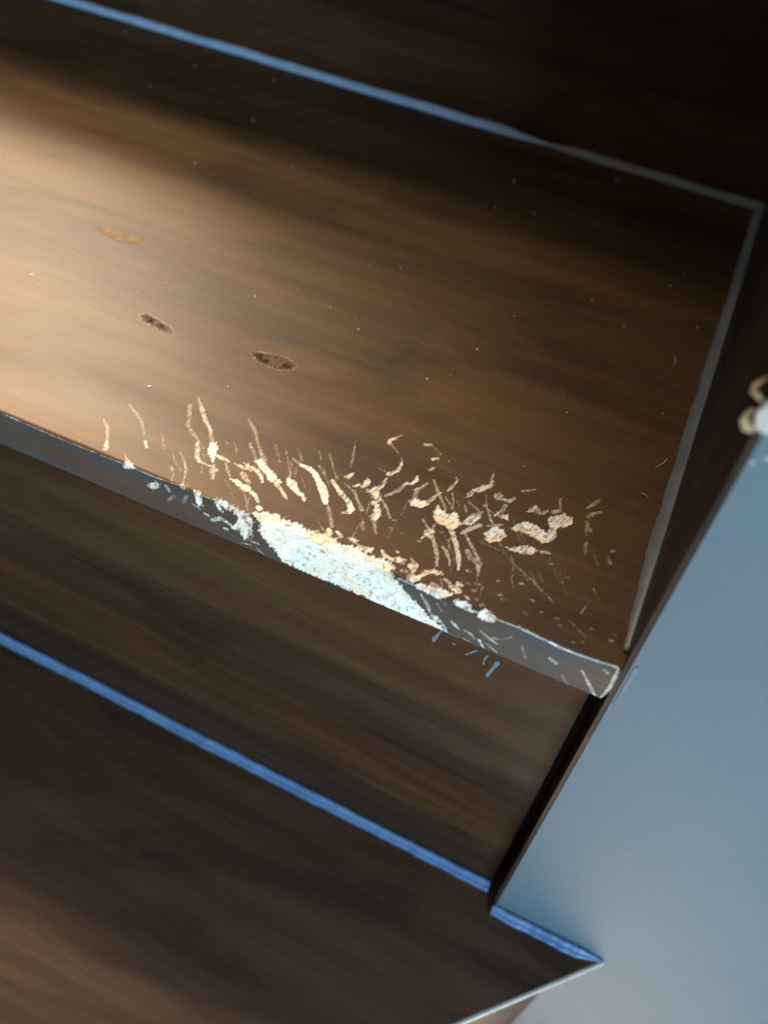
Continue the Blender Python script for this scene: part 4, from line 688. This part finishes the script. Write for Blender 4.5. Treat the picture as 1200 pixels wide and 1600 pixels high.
edges = [0.035, -0.0006, -0.052, -0.098, -0.145, -0.192, -0.24, -0.288, -0.336, -0.384, -0.44, -0.5, -0.6, -0.75, -0.95, -1.25]
for i in range(len(edges) - 1):
    y1, y0 = edges[i], edges[i + 1]
    strip = [(XL, y0), (WC + 0.1, y0), (WC + 0.1, y1), (XL, y1)] if i else [(XL, y0), (0.0, y0), (0.0, y1), (XL, y1)]
    strip = clip_poly(strip, 1, -1, WC); cuts = [XL - 1, XL + rng.uniform(.2, .45), XL + rng.uniform(.6, .85), 1]
    for a, b in zip(cuts[:-1], cuts[1:]):
        pc = clip_poly(clip_poly(strip, 1, 0, b), -1, 0, -a)
        if len(pc) < 3: continue
        o = prism('stave', pc, -H - 0.006, -H, M_TREAD, winder); t_ = rand_tint(.85, 1.05, .03); set_tint(o, (t_[0] * .95, t_[1] * .98, t_[2] * 1.35), ZERO)  # blue raised in the tint to paint the cool sheen over the winder
# strip along the winder's front edge, coloured pale for the warm light it catches
e0 = Vector((TIP[0], TIP[1], -H)); dv = Vector((-1, -1, 0)).normalized(); nv = Vector((1, -1, 0)).normalized(); L_ = 1.6
v = []
for t in (0.0, 0.5, 1.0):
    p = e0 + dv * L_ * t
    for q in ((-.0006, .00005), (.0003, .00005), (.0008, -.0006), (.0008, -.0030), (-.0006, -.0030)): v.append(p + nv * q[0] + Vector((0, 0, q[1])))
f = []
for i in range(2):
    for k in range(5): f.append((5 * i + k, 5 * i + 5 + k, 5 * i + 5 + (k + 1) % 5, 5 * i + (k + 1) % 5))
f += [(0, 1, 2, 3, 4), (14, 13, 12, 11, 10)]
tag(mesh_obj('worn_edge', v, f, plain('lit_edge_tint', (0.34, 0.29, 0.24), (0.44, 0.39, 0.33), 120, .5), winder), 'front edge strip with its warm highlight painted pale')
base_r = tag(prism('riser', clip_poly(clip_poly([(XL, -1.2), (.06, -1.2), (.06, -0.002), (XL, -0.002)], 1, -1, WC - 0.010), -1, 1, -(WC - 0.026)), -2 * H, -H - T, M_RISER, stairs), 'dark riser under the pointed winder tread'); set_tint(base_r, (1, 1, 1))

# --- side panel: brown board covering the wall beside the flight
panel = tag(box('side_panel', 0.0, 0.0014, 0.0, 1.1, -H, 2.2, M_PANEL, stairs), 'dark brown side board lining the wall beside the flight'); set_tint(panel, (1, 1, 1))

# --- caulk beads
def bead(name, p0, p1, ua, ub, size, mat, seed, label, ridged=False, n=160, taper=None):
    """bead along p0-p1 in the corner between directions ua and ub (both away from the corner)"""
    p0 = Vector(p0); p1 = Vector(p1); ua = Vector(ua); ub = Vector(ub); m = 9; v = []
    L = (p1 - p0).length * 1000
    us = np.linspace(0, 1, n); w1 = noise2(us * L, us * 0 + 3, 0.09, seed); w2 = noise2(us * L, us * 0 + 7, 0.35, seed + 1); w3 = noise2(us * L, us * 0 + 9, 0.06, seed + 2)
    for i, u in enumerate(us):
        s = size * (1 + 0.10 * w1[i] + 0.07 * w2[i]); s2 = size * (1 + 0.12 * w3[i] + 0.06 * w2[(i * 3) % n])
        if taper: s *= taper(u); s2 *= taper(u)
        c = p0.lerp(p1, u)
        for k in range(m):
            a = k / (m - 1); bul = 0.16 * math.sin(math.pi * a)
            if ridged: bul = 0.04 + 0.42 * abs(math.sin(2 * math.pi * (a + 0.02 * w3[i]))) * (0.8 + .3 * w2[i]) if 0 < k < m - 1 else 0
            x, y = (1 - a) * s * (1 - bul * 0.2) , a * s2 * (1 - bul * 0.2)
            d = bul * size; v.append(c + ua * (x + d * .7) + ub * (y + d * .7) if 0 < k < m - 1 else c + ua * x + ub * y)
        v.append(c)
    M = m + 1; f = []
    for i in range(n - 1):
        for k in range(M): f.append((i * M + k, i * M + (k + 1) % M, (i + 1) * M + (k + 1) % M, (i + 1) * M + k))
    f += [tuple(range(M - 1, -1, -1)), tuple(range((n - 1) * M, n * M))]
    o = mesh_obj(name, v, f, mat, stairs)
    bm = bmesh.new(); bm.from_mesh(o.data); bmesh.ops.recalc_face_normals(bm, faces=bm.faces); bm.to_mesh(o.data); bm.free()
    o.data.polygons.foreach_set('use_smooth', [True] * len(o.data.polygons)); return tag(o, label)
bead('caulk_bead', (XL, yb(XL), 0), (-0.088, yb(-0.088), 0), (0, -1, 0), (0, 0, 1), 0.0033, M_CAULK_BLUE, 5, 'thin blue-grey caulk line at the back of the gnawed tread', n=460, taper=lambda u: min(1, max(.3, (1 - u) * 26)))
bead('caulk_bead', (-0.112, yb(-0.112), 0), (-0.0, yb(0), 0), (0, -1, 0), (0, 0, 1), 0.0030, M_CAULK_OLIVE, 6, 'end of the back caulk line coloured olive where the blue window light drops off', n=120, taper=lambda u: min(1, .3 + u * 4))
bead('caulk_bead', (0, 0.006, 0), (0, yb(0), 0), (-1, 0, 0), (0, 0, 1), 0.0036, M_CAULK_OLIVE, 9, 'olive-grey caulk line between tread and side board', n=220, taper=lambda u: min(1, .35 + 5 * u))
bead('caulk_bead', (XL, O - K * XL, -H), (-0.0035, O, -H), (0, -1, 0), (0, 0, 1), 0.0042, M_CAULK_DEEP, 15, 'lumpy blue caulk line at the foot of the lower riser', ridged=True, n=700)
bead('caulk_bead', (0.0005, -0.0002, -H), (TIP[0] - 0.001, -0.0002, -H), (0, -1, 0), (0, 0, 1), 0.0040, M_CAULK_DEEP, 25, 'blue caulk line between winder tread and grey wall', ridged=True, n=120, taper=lambda u: 1 if u < .8 else max(.25, 1 - (u - .8) * 3.6))

# ---------------------------------------------------------------- lint and dust on the tread
def fibre(pts, label, r=0.00018):
    n = len(pts); v = []; f = []
    P = [Vector((x / 1000, y / 1000, 0.0002 + 0.0005 * math.sin(math.pi * i / (n - 1)))) for i, (x, y) in enumerate(pts)]
    for i, p in enumerate(P):
        t = (P[min(i + 1, n - 1)] - P[max(i - 1, 0)]).normalized(); s = t.cross(Vector((0, 0, 1))).normalized(); u = s.cross(t); k = r * (1 - .5 * abs(2 * i / (n - 1) - 1))
        for q in range(6): a = q * math.pi / 3; v.append(p + s * math.cos(a) * k + u * math.sin(a) * k)
    for i in range(n - 1):
        for q in range(6): f.append((6 * i + q, 6 * i + (q + 1) % 6, 6 * i + 6 + (q + 1) % 6, 6 * i + 6 + q))
    f += [tuple(range(5, -1, -1)), tuple(range(6 * n - 6, 6 * n))]
    return tag(mesh_obj('lint_fibre', v, f, M_DUST), label, 'lint')
fibre([(-8.4, 80.0), (-7.8, 81.2), (-7.1, 82.1), (-6.5, 83.2), (-6.2, 84.4), (-5.9, 86.5)], 'curved pale hair on the tread close to the side caulk line')
fibre([(-13.9, 136.8), (-13.9, 138.6), (-14.1, 140.1), (-14.3, 141.6), (-14.5, 143.0)], 'short straight pale hair on the dark back half of the tread')
fibre([(-10.3, 66.4), (-9.6, 66.3), (-9.0, 65.9), (-8.2, 65.5), (-7.4, 65.2)], 'tiny pale hair lying nearest the grey wall corner')
bm = bmesh.new(); dr = random.Random(4)
DUST = [(-352.5, 276), (-239.8, 222.2), (-201.3, 191.5), (-300.8, 225.4), (-297.2, 260.1), (-97.4, 137.1), (-75.5, 135.4), (-51.7, 161.9), (-22.6, 202.5), (-25.8, 190.1), (-125.6, 141.8), (-80.7, 108.6), (-90.1, 83.8), (-11.8, 108.6), (-44.8, 98.6), (-17.3, 267.3), (-109.9, 237.9), (-92.4, 214.4), (-109.3, 209.1), (-67.6, 267.3), (-41.8, 91.6), (-10.4, 166.6), (-36.1, 151.4), (-238.9, 170), (-240.8, 64), (-235.2, 60.6), (-122.7, 96.9), (-137.9, 103.8), (-164.9, 95.3), (-146.5, 46), (-168.2, 33.2), (-255, 270)]
DUST += [(dr.uniform(-330, -8), dr.uniform(40, 265)) for _ in range(45)]
for i, (x, y) in enumerate(DUST):
    big = i < 32; r_ = dr.uniform(.00028, .0005) if big else dr.uniform(.00010, .0002)
    mtx = Matrix.Translation((x / 1000, y / 1000, r_ * .35)) @ Matrix.Rotation(dr.uniform(0, 6.28), 4, 'Z') @ Matrix.Diagonal((dr.uniform(.8, 2.0), .8, .5, 1))
    bmesh.ops.create_icosphere(bm, subdivisions=1, radius=r_, matrix=mtx)
me = bpy.data.meshes.new('dust'); bm.to_mesh(me); bm.free(); me.materials.append(M_DUST)
du = bpy.data.objects.new('dust', me); col.objects.link(du); tag(du, 'fine pale dust specks scattered over the gnawed tread', 'dust', kind='stuff')
